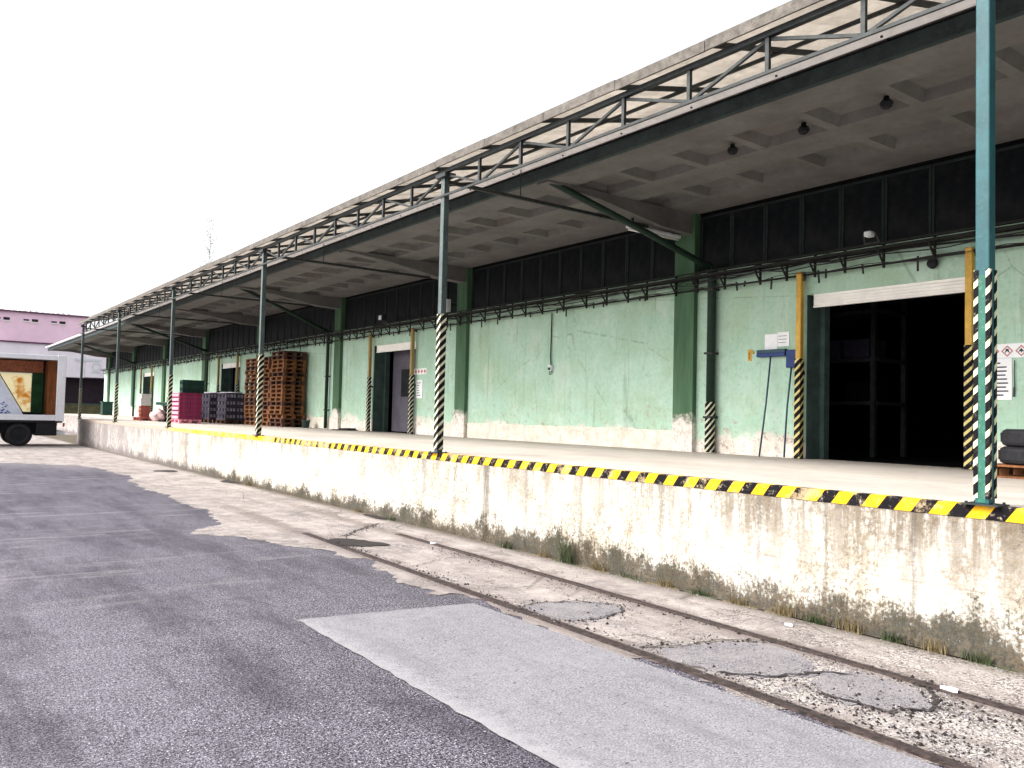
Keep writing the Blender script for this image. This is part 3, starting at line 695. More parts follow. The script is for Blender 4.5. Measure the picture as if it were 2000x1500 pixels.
# posts
ordn = ['nearest', 'second nearest', 'third nearest', 'fourth nearest', 'fifth nearest', 'farthest']
desc = ['teal square canopy post with striped corner strips at the right edge of the photo', 'grey steel canopy post wound with striped tape in the middle of the dock',
        'steel canopy post with striped lower half beside the tall pallet stacks', 'slim canopy post standing beside the pink crate load', 'slim dark canopy post between crate loads and far wall', 'last slim canopy post at the dock end beside the truck']
for i, y_ in enumerate(postY):
    t = thing('canopy_post', desc[i], 'post', (PX+0.03, y_, ZP), group='posts carrying the steel canopy')
    h = ZT-ZP-0.056; wd = 0.048 if i == 0 else 0.046
    if i == 0:
        MB().box(-wd, wd, -wd, wd, 0.02, h).build('shaft', 'teal_steel', t, bevel=0.008)
        MB().box(-wd-0.003, wd-0.03, -wd+0.022, wd-0.022, 0.03, 1.62).build('lower_paint', 'green_steel', t)
        for nm, (sx, sy) in (('a', (-1, 1)), ('b', (-1, -1)), ('c', (1, -1))):
            m_ = MB(); e = wd+0.007
            xa, xb = sorted((sx*e, sx*(e-0.030))); ya, yb = sorted((sy*e, sy*(e-0.030)))
            xc, xd = sorted((sx*e, sx*(e-0.006))); yc, yd = sorted((sy*e, sy*(e-0.006)))
            ya2, yb2 = (ya, yc) if sy > 0 else (yd, yb)
            m_.box(xa, xb, yc, yd, 0.06, 1.66); m_.box(xc, xd, ya2, yb2, 0.06, 1.66)
            m_.build('striped_strip', 'post_tape', t)
    else:
        MB().box(-wd, wd, -wd, wd, 0.02, h).build('shaft', 'post_steel', t, bevel=0.012)
        zt_ = [0, 1.98, 1.75, 1.5, 1.4, 1.3][i]
        if i in (1, 2): 
            MB().box(-wd-0.006, wd+0.006, -wd-0.006, wd+0.006, 0.06, zt_).build('striped_sleeve', 'narrow_tape', t, bevel=0.006)
        else:
            MB().box(-wd-0.006, wd+0.006, -wd-0.006, wd+0.006, 0.06, zt_).build('striped_sleeve', 'narrow_tape', t)
    bp = MB().box(-0.09, 0.10, -0.12, 0.12, 0.012, 0.022)
    for sx in (-0.07, 0.07):
        for sy in (-0.095, 0.095): bp.lathe([(0.010, 0.02), (0.010, 0.036)], (sx, sy, 0), 6)
    bp.build('base_plate', 'dark_steel', t)
    MB().box(-0.09, 0.09, -0.13, 0.13, h-0.06, h-0.002).build('head_plate', 'dark_steel', t)
    # tie bar from post head to soffit beam
    if i <= 5:
        tb = MB().bar((PX+0.07, y_, 4.95), (10.2, y_, 4.95), 0.045, 0.05)
        tb.bar((7.45, y_, 4.972), (7.45, y_, ZS+0.1), 0.012)
        tb.build('tie_bar', 'dark_steel', cn)

# ------------------------------------------------------------------ drain pipes
pipes = [(0+1, -0.62, 'thick dark green downpipe right of the nearest pilaster'), (3, 0.72, 'dark green downpipe beside the second doorway, next to the pallet stacks'), (5, -0.62, 'green downpipe past the stacked grey crates'), (7, -0.62, 'farthest green downpipe near the end of the wall')]
for k, off, lb in pipes:
    py = P0+PITCHY*k; y_ = py+off
    t = thing('downpipe', lb, 'pipe', (WX-0.10, y_, ZP), group='drain pipes on the wall')
    r_ = 0.075 if k == 1 else 0.055
    MB().tube([(0, 0, 0.02), (0, 0, 3.15), (-0.10, -off*0.05, 3.26)], r_, 12).build('pipe', 'pipe_green', t, smooth=True)
    if k == 1: MB().lathe([(r_+0.012, 0.0), (r_+0.012, 0.86)], (0, 0, 0.02), 14).build('guard_sleeve', 'narrow_tape', t)
    for z_ in (0.6, 1.7, 2.8): MB().box(-r_-0.012, 0.10, -r_-0.012, r_+0.012, z_, z_+0.035).build('clamp', 'dark_steel', t)
    MB().tube([(-0.05, 0, 3.20), (-1.6, -off*0.45, 3.72), (-3.15, -off*0.9, 4.22), (-3.4, -off, 4.35)], 0.055, 10).build('drain_arm', 'pipe_green', t, smooth=True)

# ------------------------------------------------------------------ cable tray
ct = thing('cable_tray', 'dark cable tray full of cables running below the upper windows', 'cable tray', (0, 0, 0))
mb = MB(); mb.box(WX-0.30, WX-0.28, YN, YF, 4.10, 4.14); mb.box(WX-0.13, WX-0.11, YN, YF, 4.10, 4.14)
mb.box(WX-0.12, WX-0.10, YN, YF, 3.90, 3.93); mb.box(WX-0.30, WX-0.285, YN, YF, 4.17, 4.19)
mb.build('tray', 'tray_dark', ct)
tb0 = MB().bar((WX-0.11, 0, 4.12), (WX-0.30, 0, 4.12), 0.03).bar((WX-0.12, 0, 3.86), (WX-0.12, 0, 4.22), 0.03).bar((WX-0.12, 0, 3.90), (WX-0.29, 0, 4.10), 0.022).build('tray_bracket', 'tray_dark', ct)
yy = 0.2; tb0.location.y = yy; nbk = 1
while nbk < 98:
    yy += random.choice([0.5, 0.6, 0.72]); nbk += 1
    if yy > YF-0.2: break
    o = tb0.copy(); COL.objects.link(o); o.location.y = yy
while False:
    mb.bar((WX-0.11, yy, 4.12), (WX-0.30, yy, 4.12), 0.03); mb.bar((WX-0.12, yy, 3.86), (WX-0.12, yy, 4.22), 0.025); mb.bar((WX-0.12, yy, 3.90), (WX-0.29, yy, 4.10), 0.02)
    pass
mb = MB()
for k in range(7):
    xx = WX-random.uniform(0.10, 0.27); zb = random.uniform(3.88, 4.18); pts = []; yy = YN
    while yy < YF:
        pts.append((xx+random.gauss(0, 0.012), yy, zb+random.gauss(0, 0.015) - (0.03 if random.random() < 0.3 else 0))); yy += random.uniform(0.3, 0.6)
    mb.tube(pts, random.choice([0.007, 0.010, 0.016]), 5)
mb.build('cable', 'cable', ct)
mb = MB()
for k in range(-1, 8):
    for _ in range(9):
        yy = P0+PITCHY*k+random.uniform(0.4, 6.9); mb.bar((WX-0.11, yy, 3.96), (WX-0.11, yy+random.uniform(-.02, .02), 3.96-random.uniform(0.08, 0.22)), 0.022)
mb.build('hanging_cable_ends', 'cable', ct)['kind'] = 'stuff'

# ------------------------------------------------------------------ door guards
gl = ['yellow door guard left of the nearest doorway, striped low down', 'yellow door guard behind the teal post, striped low down', 'ochre door guard left of the second doorway', 'ochre door guard right of the second doorway',
      'pale door guard left of the third doorway', 'pale door guard between third doorway and pallets', 'far door guard left of the farthest doorway', 'far door guard right of the farthest doorway']
gi = 0
for k, dc in enumerate(doorC):
    for sd in (1, -1):
        y_ = dc + sd*(DW+0.045)
        if sd == -1: y_ = dc-DW-0.02
        t = thing('door_guard', gl[gi], 'guard rail', (WX-0.12, y_, ZP), group='yellow guards beside the doorways'); gi += 1
        MB().box(-0.045, 0.045, -0.045, 0.045, 0.01, 2.90).build('bar', 'yellow_paint' if k == 0 else 'ochre_paint', t, bevel=0.01)
        MB().box(-0.050, 0.050, -0.050, 0.050, 0.012, 1.62 if sd < 0 or k else 1.55).build('striped_sleeve', 'guard_tape' if k == 0 else 'narrow_tape', t)
        MB().box(-0.07, 0.12, -0.07, 0.07, 0.005, 0.012).build('foot_plate', 'dark_steel', t)
        b = MB(); b.box(0.045, 0.12, -0.02, 0.02, 2.80, 2.86); b.box(0.051, 0.12, -0.02, 0.02, 1.3, 1.36); b.build('wall_bracket', 'dark_steel', t)

# ------------------------------------------------------------------ soffit lamps
ll = ['dark round soffit lamp nearest the teal post', 'dark round soffit lamp, middle one of three in the near coffers', 'dark round soffit lamp farthest from the teal post']
for i, (x, y_) in enumerate([(8.93, 5.0), (8.96, 6.10), (8.93, 7.18)]):
    t = thing('ceiling_lamp', ll[i], 'lamp', (x, y_, ZS+0.10), group='dark lamps in the near coffers')
    MB().lathe([(0.03, 0.0), (0.035, -0.04), (0.06, -0.055), (0.068, -0.08), (0.062, -0.12), (0.035, -0.145), (0.01, -0.15)], (0, 0, 0), 18).build('lamp_body', 'black_rubber', t, smooth=True)
    MB().lathe([(0.075, -0.078), (0.075, -0.088)], (0, 0, 0), 18).build('rim', 'dark_steel', t)

t = thing('lit_flange_strip', 'pale strip added for the lit underside of the soffit beam above the nearest pilaster', 'lamp', (9.75, P0+PITCHY+0.03, 4.86))  # added pale strip stands in for the beam's lit lower flange
MB().box(0, 1.28, -0.05, 0.05, 0.0, 0.055).build('strip_body', 'light_box', t, bevel=0.01)
MB().tube([(0.03, 0, -0.022), (1.25, 0, -0.022)], 0.02, 8).build('tube', 'shutter_white', t, smooth=True)  # second pale bar of the added strip
MB().box(0.1, 0.13, -0.02, 0.02, 0.056, 0.20).build('hanger', 'dark_steel', t); MB().box(1.1, 1.13, -0.02, 0.02, 0.056, 0.12).build('hanger', 'dark_steel', t)

# ------------------------------------------------------------------ wall fittings
t = thing('wall_socket', 'small socket box at the end of a conduit on the plain green wall', 'socket', (WX, 13.82, 2.62))
MB().box(-0.07, 0, -0.055, 0.055, 0, 0.13).build('socket_box', 'light_box', t, bevel=0.008)
MB().box(-0.085, -0.07, -0.03, 0.03, 0.02, 0.075).build('socket_cover', 'dark_steel', t)
MB().tube([(-0.03, 0, 0.13), (-0.03, 0, 0.22), (-0.03, 0.012, 0.30), (-0.03, 0, 1.25)], 0.013, 6).build('conduit', 'tray_dark', t)
MB().tube([(-0.02, -0.02, 0.0), (-0.03, -0.05, -0.05), (-0.03, 0.03, -0.08), (-0.02, 0.06, 0.0)], 0.008, 5).build('loose_wire', 'cable', t)
t = thing('junction_box', 'pale grey junction box high on the wall beside the second pilaster', 'electric box', (WX, 17.72, 4.22))
MB().box(-0.34, -0.22, -0.09, 0.10, 0, 0.32).build('box_body', 'light_box', t, bevel=0.01)
MB().box(-0.35, -0.34, -0.07, 0.08, 0.03, 0.29).build('box_lid', 'light_box', t, bevel=0.004)
MB().bar((-0.22, 0, 0.2), (0.03, 0, 0.2), 0.04).build('bracket', 'dark_steel', t)
t = thing('floodlight', 'small white floodlight fixed above the nearest doorway', 'floodlight', (WX-0.30, 6.33, 4.22))
MB().box(-0.14, -0.02, -0.055, 0.055, 0.05, 0.13).build('lamp_head', 'light_box', t, bevel=0.02)
MB().box(-0.152, -0.141, -0.04, 0.04, 0.06, 0.12).build('lens', 'light_box', t)
b = MB(); b.bar((-0.08, -0.09, 0.1), (0.0, -0.11, -0.02), 0.02); b.bar((-0.08, 0.09, 0.1), (0.0, 0.11, -0.02), 0.02); b.box(-0.02, 0.05, -0.12, 0.12, -0.03, -0.01); b.build('bracket', 'dark_steel', t)
t = thing('floodlight', 'small dark floodlight above the second doorway', 'floodlight', (WX-0.30, 21.0, 4.22))
MB().box(-0.16, -0.02, -0.11, 0.11, 0.02, 0.2).build('lamp_head', 'black_rubber', t, bevel=0.02)
MB().box(-0.172, -0.161, -0.08, 0.08, 0.05, 0.17).build('lens', 'light_box', t)
b = MB(); b.bar((-0.08, -0.11, 0.1), (0.0, -0.13, -0.02), 0.02); b.box(-0.02, 0.05, -0.13, 0.12, -0.03, -0.01); b.build('bracket', 'dark_steel', t)
t = thing('wall_bell', 'small round black bell below the tray over the nearest doorway', 'bell', (WX, 5.60, 3.84))
MB().lathe([(0.02, 0.0), (0.03, -0.04), (0.075, -0.05), (0.07, -0.085), (0.03, -0.11)], (0, 0, 0), 14, 'X').build('bell_dome', 'black_rubber', t, smooth=True)
MB().box(-0.045, 0, -0.03, 0.03, 0.07, 0.13).build('bell_box', 'light_box', t, bevel=0.004)

def board(name, label, cat, y0, y1, z0, z1, mat='paper', th=0.006, x=WX, lines=0, group=None):
    t = thing(name, label, cat, (x-0.005, (y0+y1)/2, (z0+z1)/2), group=group)
    hw, hh = abs(y1-y0)/2, (z1-z0)/2
    MB().box(-th, 0, -hw, hw, -hh, hh).build('sheet', mat, t)
    if lines:
        b = MB()
        for i in range(lines):
            zz = hh - (i+1.2)*2*hh/(lines+1.4); l = random.uniform(0.3, 0.85)*hw*2
            yy = hw*0.85; b.box(-th-0.0015, -th-0.0005, yy-l*0.9, yy, zz-hh*0.035, zz+hh*0.035)
        b.build('printed_lines', 'print_ink', t)
    return t
board('notice', 'tall white notice sheet above the blue broom, left of its pair', 'notice', 8.10, 8.34, 2.76, 3.05, lines=0, group='notices above the broom')
board('notice', 'white notice sheet nearest the yellow guard, right of its pair', 'notice', 7.88, 8.095, 2.84, 3.07, lines=3, group='notices above the broom')
t = thing('wall_hook', 'small yellow hook on the green wall left of the broom', 'hook', (WX, 8.60, 2.66))
MB().tube([(-0.012, 0.05, 0.0), (-0.012, 0.05, 0.10), (-0.012, 0.035, 0.135), (-0.012, 0.0, 0.14), (-0.012, -0.03, 0.12), (-0.012, -0.035, 0.09)], 0.016, 8).build('hook_body', 'yellow_paint', t, smooth=True)
MB().box(-0.008, -0.0005, 0.0, 0.075, -0.03, 0.16).build('tag', 'yellow_paint', t)
# broom: wide blue head up, handle down
t = thing('broom', 'wide blue broom standing head up against the wall under the notices', 'broom', (WX-0.30, 8.17, ZP))
rzv = MB()
rzv.box(0.20, 0.28, -0.27, 0.27, 1.61, 1.67); rzv.build('broom_head', 'blue_plastic', t, bevel=0.01)
MB().box(0.205, 0.275, -0.265, 0.265, 1.67, 1.725).build('bristles', 'handle_blue', t)
MB().tube([(-0.02, 0.02, 0.01), (0.11, 0.0, 0.85), (0.22, 0.0, 1.63)], 0.014, 8).build('handle', 'handle_blue', t, smooth=True)
t = thing('broom', 'narrow blue broom with square head leaning beside the yellow guard', 'broom', (WX-0.26, 7.79, ZP))
MB().box(0.16, 0.23, -0.10, 0.09, 1.42, 1.70).build('broom_head', 'blue_plastic', t, bevel=0.015)
MB().tube([(0.02, 0.0, 0.02), (0.10, 0.01, 0.8), (0.19, 0.0, 1.45)], 0.014, 8).build('handle', 'handle_blue', t, smooth=True)
# hazard sign on the right of the big doorway
t = thing('hazard_sign', 'white strip sign with red diamond hazard symbols right of the teal post', 'sign', (WX-0.005, 4.62, 2.60))
MB().box(-0.006, 0, -0.36, 0.30, -0.085, 0.095).build('sign_board', 'paper', t)
for i in range(4):
    cy = 0.22-0.165*i
    b = MB(); r_ = 0.072
    o4 = [(cy, r_), (cy-r_, 0), (cy, -r_), (cy+r_, 0)]; i4 = [(cy, r_*0.72), (cy-r_*0.72, 0), (cy, -r_*0.72), (cy+r_*0.72, 0)]
    b.raw([(-0.0075, a, z_) for a, z_ in o4+i4], [(j, (j+1) % 4, 4+(j+1) % 4, 4+j) for j in range(4)])
    fr = b.build('hazard_symbol', 'red_ink', t)
    b = MB()
    if i == 0: b.box(-0.009, -0.0078, cy-0.012, cy+0.012, -0.012, 0.03); b.box(-0.009, -0.0078, cy-0.012, cy+0.012, -0.035, -0.02)
    elif i == 1: b.raw([(-0.0085, cy-0.03, -0.03), (-0.0085, cy, 0.0), (-0.0085, cy+0.03, -0.03), (-0.0085, cy+0.015, 0.03), (-0.0085, cy-0.015, 0.03)], [(0, 1, 2, 3, 4)])
    elif i == 2: b.raw([(-0.0085, cy, 0.035), (-0.0085, cy-0.04, -0.02), (-0.0085, cy-0.01, -0.008), (-0.0085, cy, -0.035), (-0.0085, cy+0.01, -0.008), (-0.0085, cy+0.04, -0.02)], [(0, 1, 2, 3, 4, 5)])
    else: b.lathe([(0.028, -0.0085), (0.028, -0.0079)], (0, cy, 0), 12, 'X')
    b.build('pictogram', 'print_ink', fr)
board('notice', 'large white notice under the hazard sign strip', 'notice', 4.62, 4.86, 1.98, 2.51, lines=9)
t = thing('hanging_pen', 'thin dark marker hanging beside the large white notice', 'pen', (WX-0.02, 4.585, 2.02))
MB().tube([(0, 0, 0.12), (0, 0.004, 0.3), (0, 0, 0.46)], 0.006, 6).build('cord', 'print_ink', t); MB().tube([(0, 0.01, 0), (0, 0.005, 0.12)], 0.012, 8).build('pen_body', 'print_ink', t)
t = thing('hazard_sign', 'small white strip sign with red print right of the second doorway', 'sign', (WX-0.005, 19.45, 2.78))
MB().box(-0.006, 0, -0.34, 0.30, -0.08, 0.08).build('sign_board', 'paper', t)
for i in range(4):
    cy = 0.22-0.16*i; r_ = 0.06; b = MB(); b.raw([(-0.0075, a, z_) for a, z_ in [(cy, r_), (cy-r_, 0), (cy, -r_), (cy+r_, 0)]], [(0, 1, 2, 3)]); b.build('hazard_symbol', 'red_ink', t)
board('notice', 'white notice under the small red printed strip by the second doorway', 'notice', 19.30, 19.62, 2.05, 2.55, lines=6)

# things on the deck floor
t = thing('rubber_mat', 'dark folded mat lying on the deck left of the second doorway', 'mat', (WX-0.35, 23.3, ZP+0.004), 0.3)
MB().box(-0.22, 0.2, -0.35, 0.35, 0, 0.03).build('lower_fold', 'black_rubber', t, bevel=0.01); MB().box(-0.15, 0.18, -0.30, 0.12, 0.031, 0.07).build('upper_fold', 'dark_dirt', t, bevel=0.012)
t = thing('bucket', 'small grey bucket beside the downpipe near the pallet stacks', 'bucket', (WX-0.35, 26.35, ZP+0.004))
MB().lathe([(0.10, 0.0), (0.135, 0.24), (0.145, 0.24), (0.145, 0.255), (0.125, 0.255), (0.09, 0.02)], (0, 0, 0), 16).build('pail', 'jamb', t, smooth=True)
MB().tube([(0.14, 0, 0.24), (0.1, 0.0, 0.33), (0, 0, 0.37), (-0.1, 0, 0.33), (-0.14, 0, 0.24)], 0.005, 5).build('handle', 'dark_steel', t)

# ------------------------------------------------------------------ pallets
def pallet_mb(L=1.2, Wd=0.8):
    b = MB()    # L along Y, Wd along X
    for x in (-Wd/2+0.05, 0, Wd/2-0.05): b.box(x-0.05, x+0.05, -L/2, L/2, 0, 0.022)
    for x in (-Wd/2+0.05, 0, Wd/2-0.05):
        for y_ in (-L/2+0.07, 0, L/2-0.07): b.box(x-0.05, x+0.05, y_-0.07, y_+0.07, 0.022, 0.10)
    for y_ in (-L/2+0.07, 0, L/2-0.07): b.box(-Wd/2, Wd/2, y_-0.07, y_+0.07, 0.10, 0.122)
    for k in range(5): x = -Wd/2+0.06+k*(Wd-0.12)/4; b.box(x-0.06, x+0.06, -L/2, L/2, 0.1225, 0.144)
    return b
pA = None
cols = [('left', 30.35, 17), ('middle', 29.03, 17), ('right', 27.71, 18)]
oldm = MAT['pallet_wood']
for nm, yc, n in cols:
    for k in range(n):
        if pA is None: o = pA = pallet_mb().build('pallet', 'pallet_wood'); pB = pallet_mb().build('pallet', 'pallet_wood_dark'); useB = False
        elif k == 0 and nm == 'left': pass
        src = pA if random.random() < 0.6 else pB
        if nm == 'left' and k == 0: o = pA
        elif nm == 'left' and k == 1: o = pB
        else: o = src.copy(); COL.objects.link(o)
        o.location = (10.76+random.gauss(0, 0.02), yc+random.gauss(0, 0.02), ZP+0.004+k*0.1445); o.rotation_euler = (0, 0, random.gauss(0, 0.012))
        ORD = ['bottom', 'second', 'third', 'fourth', 'fifth', 'sixth', 'seventh', 'eighth', 'ninth', 'tenth', 'eleventh', 'twelfth', 'thirteenth', 'fourteenth', 'fifteenth', 'sixteenth', 'seventeenth']
        pos = 'bottom' if k == 0 else 'topmost' if k == n-1 else None
        lb = {'left': 'left', 'middle': 'middle', 'right': 'right'}[nm]
        if pos: tag(o, '%s wooden pallet of the %s tall stack behind the striped post' % (pos, lb), 'pallet', 'wooden pallets stacked against the wall')
        else: tag(o, 'wooden pallet, %s from the bottom of the %s tall stack by the wall' % (ORD[k], lb), 'pallet', 'wooden pallets stacked against the wall')
# crates
def crate_mb(sx, sy, h, slots=3):
    b = MB(); t_ = 0.018; b.box(-sx/2, sx/2, -sy/2, sy/2, 0, 0.02)
    for zz0, zz1 in ((0.02, h*0.30), (h*0.78, h)):
        b.box(-sx/2, -sx/2+t_, -sy/2, sy/2, zz0, zz1); b.box(sx/2-t_, sx/2, -sy/2, sy/2, zz0, zz1)
        b.box(-sx/2+t_, sx/2-t_, -sy/2, -sy/2+t_, zz0, zz1); b.box(-sx/2+t_, sx/2-t_, sy/2-t_, sy/2, zz0, zz1)
    for k in range(slots+1):
        f = -0.5+k/slots
        for s_ in (-1, 1):
            x = s_*(sx/2-t_/2); y_ = max(-sy/2+t_, min(sy/2-t_, f*sy)); b.box(x-t_/2, x+t_/2, y_-0.015, y_+0.015, h*0.30, h*0.78)
            y2 = s_*(sy/2-t_/2); x2 = max(-sx/2+t_, min(sx/2-t_, f*sx)); b.box(x2-0.015, x2+0.015, y2-t_/2, y2+t_/2, h*0.30, h*0.78)
    return b
def crate(mat, sx=0.395, sy=0.395, h=0.27, slots=3, bottles=False):
    o = crate_mb(sx, sy, h, slots).build('crate', mat)
    b = MB()
    if bottles:
        for i in range(4):
            for j in range(4): b.lathe([(0.034, 0.022), (0.036, h*0.6), (0.014, h*0.85), (0.014, h*0.98)], (-sx*0.36+i*sx*0.24, -sy*0.36+j*sy*0.24, 0), 6)
        b.build('bottles', 'bottle_cap', o)
    else:
        b.box(-sx/2+0.02, sx/2-0.02, -sy/2+0.02, sy/2-0.02, 0.022, h*0.9).build('contents', 'bottle_cap' if mat == 'crate_pink' else mat, o)
    return o
def load(src, cx, cy, nx, ny, nz, sx, sy, h, z0, lab, grp, skip=None, jitter=0.004):
    used = False
    for k in range(nz):
        for i in range(nx):
            for j in range(ny):
                if skip and skip(i, j, k): continue
                x = cx+(i-(nx-1)/2)*(sx+0.008); y_ = cy+(j-(ny-1)/2)*(sy+0.008)
                if not src.get('placed'): o = src; src['placed'] = 1; o.location = (x, y_, z0+k*(h+0.002))
                else:
                    o = src.copy(); COL.objects.link(o); o.location = (x+random.gauss(0, jitter), y_+random.gauss(0, jitter), z0+k*(h+0.002))
                    for ch in kids(src): c_ = ch.copy(); COL.objects.link(c_); c_.parent = o
                tag(o, lab(i, j, k), 'crate', grp)
ZD = ZP+0.004
def carrier(x, y_, mat, label, name='pallet'):
    o = pallet_mb().build(name, mat); o.location = (x, y_, ZD); tag(o, label, 'pallet'); return o
# pink load
carrier(8.60, 32.22, 'crate_pink', 'pink plastic pallet under the magenta crates')
cm = crate('crate_magenta', 0.39, 0.39, 0.162)
rowd = ['bottom', 'second', 'third', 'fourth', 'fifth', 'top']
load(cm, 8.60, 32.22, 2, 3, 6, 0.39, 0.39, 0.162, ZD+0.146, lambda i, j, k: 'magenta crate, %s layer, %s column, %s row of the pink load' % (rowd[k], ['outer', 'inner'][i], ['near', 'middle', 'far'][j]), 'magenta crates of the pink load')
# pale pink bands paint the light on the outer side of the magenta load
mb0 = None
for k in range(6):
    o = MB().box(0, 0.035, -0.60, 0.60, 0.01, 0.115).build('lit_band', 'crate_pink', bevel=0.004) if mb0 is None else mb0.copy()
    if mb0 is not None: COL.objects.link(o)
    mb0 = mb0 or o
    o.name = 'lit_side_band'; o.location = (8.155, 32.22, ZD+0.16+0.164*k); tag(o, 'pale pink band painting the lit outer side of the magenta load, %s row' % rowd[k], 'crate band', 'pale pink bands of the pink load')
cg = crate('crate_green', 0.39, 0.39, 0.24)
load(cg, 8.72, 32.0, 2, 1, 2, 0.39, 0.39, 0.24, ZD+0.146+0.164*6+0.004, lambda i, j, k: 'dark green crate on top of the magenta load, %s %s' % (['upper', 'lower'][1-k], ['left', 'right'][i]), 'dark green crates on the pink load')
# grey bottle crates
cb = crate('crate_grey', 0.39, 0.39, 0.26, 3, True)
gp = [(10.05, 34.75, 'farthest'), (10.42, 33.3, 'middle'), (10.62, 32.03, 'nearest')]
gp = [(9.95, 35.6, 'farthest'), (10.25, 34.2, 'middle'), (10.45, 32.75, 'nearest')]
for x, y_, nm in gp:
    carrier(x, y_, 'pallet_wood_dark', 'dark wooden pallet under the %s load of grey bottle crates' % nm)
    load(cb, x, y_, 2, 3, 4 if nm != 'farthest' else 3, 0.39, 0.39, 0.26, ZD+0.146, lambda i, j, k, nm=nm: 'grey bottle crate, %s layer, %s column, %s row of the %s grey load' % (rowd[k], ['outer', 'inner'][i], ['near', 'middle', 'far'][j], nm), 'grey crates of the %s load' % nm)
    zt_ = ZD+0.146+0.262*(4 if nm != 'farthest' else 3)+0.004
    pts = ragged(0, 0, 0.42, 0.6, 16, 0.04); o = MB().prism(pts, 0, 0.035).build('plastic_sheet', 'film_wrap', bevel=0.008); o.location = (x, y_, zt_); tag(o, 'white plastic sheet covering the %s load of grey crates' % nm, 'plastic sheet', 'plastic sheets on the grey loads')
# red and white stack farther on
carrier(8.35, 37.3, 'crate_red', 'red plastic pallet at the foot of the far red and white stack')
for k in range(6):
    o = crate_mb(0.39, 0.39, 0.16).build('crate', 'crate_red' if k < 3 else 'crate_white')
    MB().box(-0.17, 0.17, -0.17, 0.17, 0.021, 0.14).build('contents', 'crate_red' if k < 3 else 'crate_white', o)
    o.location = (8.22+random.gauss(0, .01), 37.1, ZD+0.146+0.163*k); tag(o, '%s crate, %s of six in the far red and white stack' % ('red' if k < 3 else 'white', rowd[k]), 'crate')
# dark folded cartons and a bag between
t = thing('carton_pile', 'dark heap of folded boxes between the red stack and the pink load', 'boxes', (8.75, 35.2, ZD))
for k, (dx, dy, z0, sx, sy, h, r_) in enumerate([(0, 0, 0, 0.6, 0.9, 0.35, 0.1), (0.05, 0.1, 0.36, 0.5, 0.7, 0.3, -0.2), (0.0, 0.1, 0.67, 0.6, 1.0, 0.12, 0.3), (0.1, -0.2, 0.80, 0.45, 0.8, 0.18, -0.1)]):
    o = MB().box(-sx/2, sx/2, -sy/2, sy/2, 0, h).build('folded_box', ['dark_panel', 'crate_grey', 'crate_green', 'black_rubber'][k], t, bevel=0.02); o.location = (dx, dy, z0); o.rotation_euler = (0, 0, r_)
bm = bmesh.new(); bmesh.ops.create_icosphere(bm, subdivisions=3, radius=0.3)
for v_ in bm.verts:
    v_.co.z = max(-0.22, v_.co.z*0.9); v_.co *= 1+0.12*math.sin(v_.co.x*17+v_.co.z*11)+random.gauss(0, 0.025)
me = bpy.data.meshes.new('plastic_bag'); bm.to_mesh(me); bm.free(); me.materials.append(MAT['bag_pink'])
o = bpy.data.objects.new('plastic_bag', me); COL.objects.link(o); o.location = (8.28, 35.0, ZD+0.26); tag(o, 'crumpled pale pink bag on the deck left of the pink load', 'bag')
t = thing('waste_bin', 'small dark green bin by the far end of the wall', 'bin', (WX-0.6, 58.5, ZD))
MB().box(-0.3, 0.3, -0.35, 0.35, 0, 0.8).build('bin_body', 'crate_green', t, bevel=0.03); MB().box(-0.33, 0.33, -0.38, 0.38, 0.8, 0.88).build('lid', 'crate_green', t, bevel=0.02)

# tyres on a pallet at the right edge
o = pallet_mb().build('pallet', 'pallet_wood'); o.location = (10.16, 3.72, ZD); tag(o, 'wooden pallet under the black tyres at the right edge', 'pallet')
def tyre_prof(R, r_, wd):
    return [(r_, 0.02), (r_+0.03, 0.0), (R-0.05, 0.0), (R-0.012, 0.02), (R, 0.05), (R, wd-0.05), (R-0.012, wd-0.02), (R-0.05, wd), (r_+0.03, wd), (r_, wd-0.02), (r_+0.015, wd/2)]
for k in range(2):
    mb = MB().lathe(tyre_prof(0.42, 0.21, 0.195), (0, 0, 0), 40, closed=True)
    for a in range(40):
        t_ = 2*math.pi*a/40
        mb.bar((0.418*math.cos(t_), 0.418*math.sin(t_), 0.05), (0.418*math.cos(t_+0.06), 0.418*math.sin(t_+0.06), 0.15), 0.02, 0.012)
    o = mb.build('tyre', 'black_rubber', smooth=False); o.location = (10.2+0.02*k, 3.87-0.015*k, ZD+0.147+0.198*k)
    tag(o, ['lower black tyre lying on the wooden pallet at the right edge', 'upper black tyre on top of another at the right edge'][k], 'tyre', 'tyres on the pallet')

# inside the near doorway: rack with wrapped goods
t = thing('storage_rack', 'tall dark rack just visible inside the big doorway', 'rack', (13.9, 9.3, ZP))
b = MB()
for x in (-0.5, 0.5):
    for y_ in (-1.6, 0, 1.6): b.box(x-0.04, x+0.04, y_-0.04, y_+0.04, 0, 3.6)
b.build('upright', 'dark_steel', t)
for z_ in (0.9, 1.65, 2.5): MB().box(-0.46, 0.46, -1.66, 1.66, z_, z_+0.06).build('shelf', 'dark_steel', t)
for i, (yy, zz) in enumerate([(-1.2, 1.72), (-0.65, 1.72), (-1.2, 2.57), (-0.3, 2.57), (-1.25, 0.97)]):
    o = MB().box(-0.3, 0.3, -0.24, 0.24, 0, 0.34).build('carton', 'crate_grey' if i < 2 else 'interior_shade', bevel=0.02); o.location = (13.8, 9.3+yy, ZP+zz)
    tag(o, ['wrapped carton at the near end of the middle rack shelf', 'wrapped carton next to the near end of the middle rack shelf', 'dark carton at the near end of the top rack shelf', 'dark carton in the middle of the top rack shelf', 'dark carton on the lowest rack shelf'][i], 'carton')

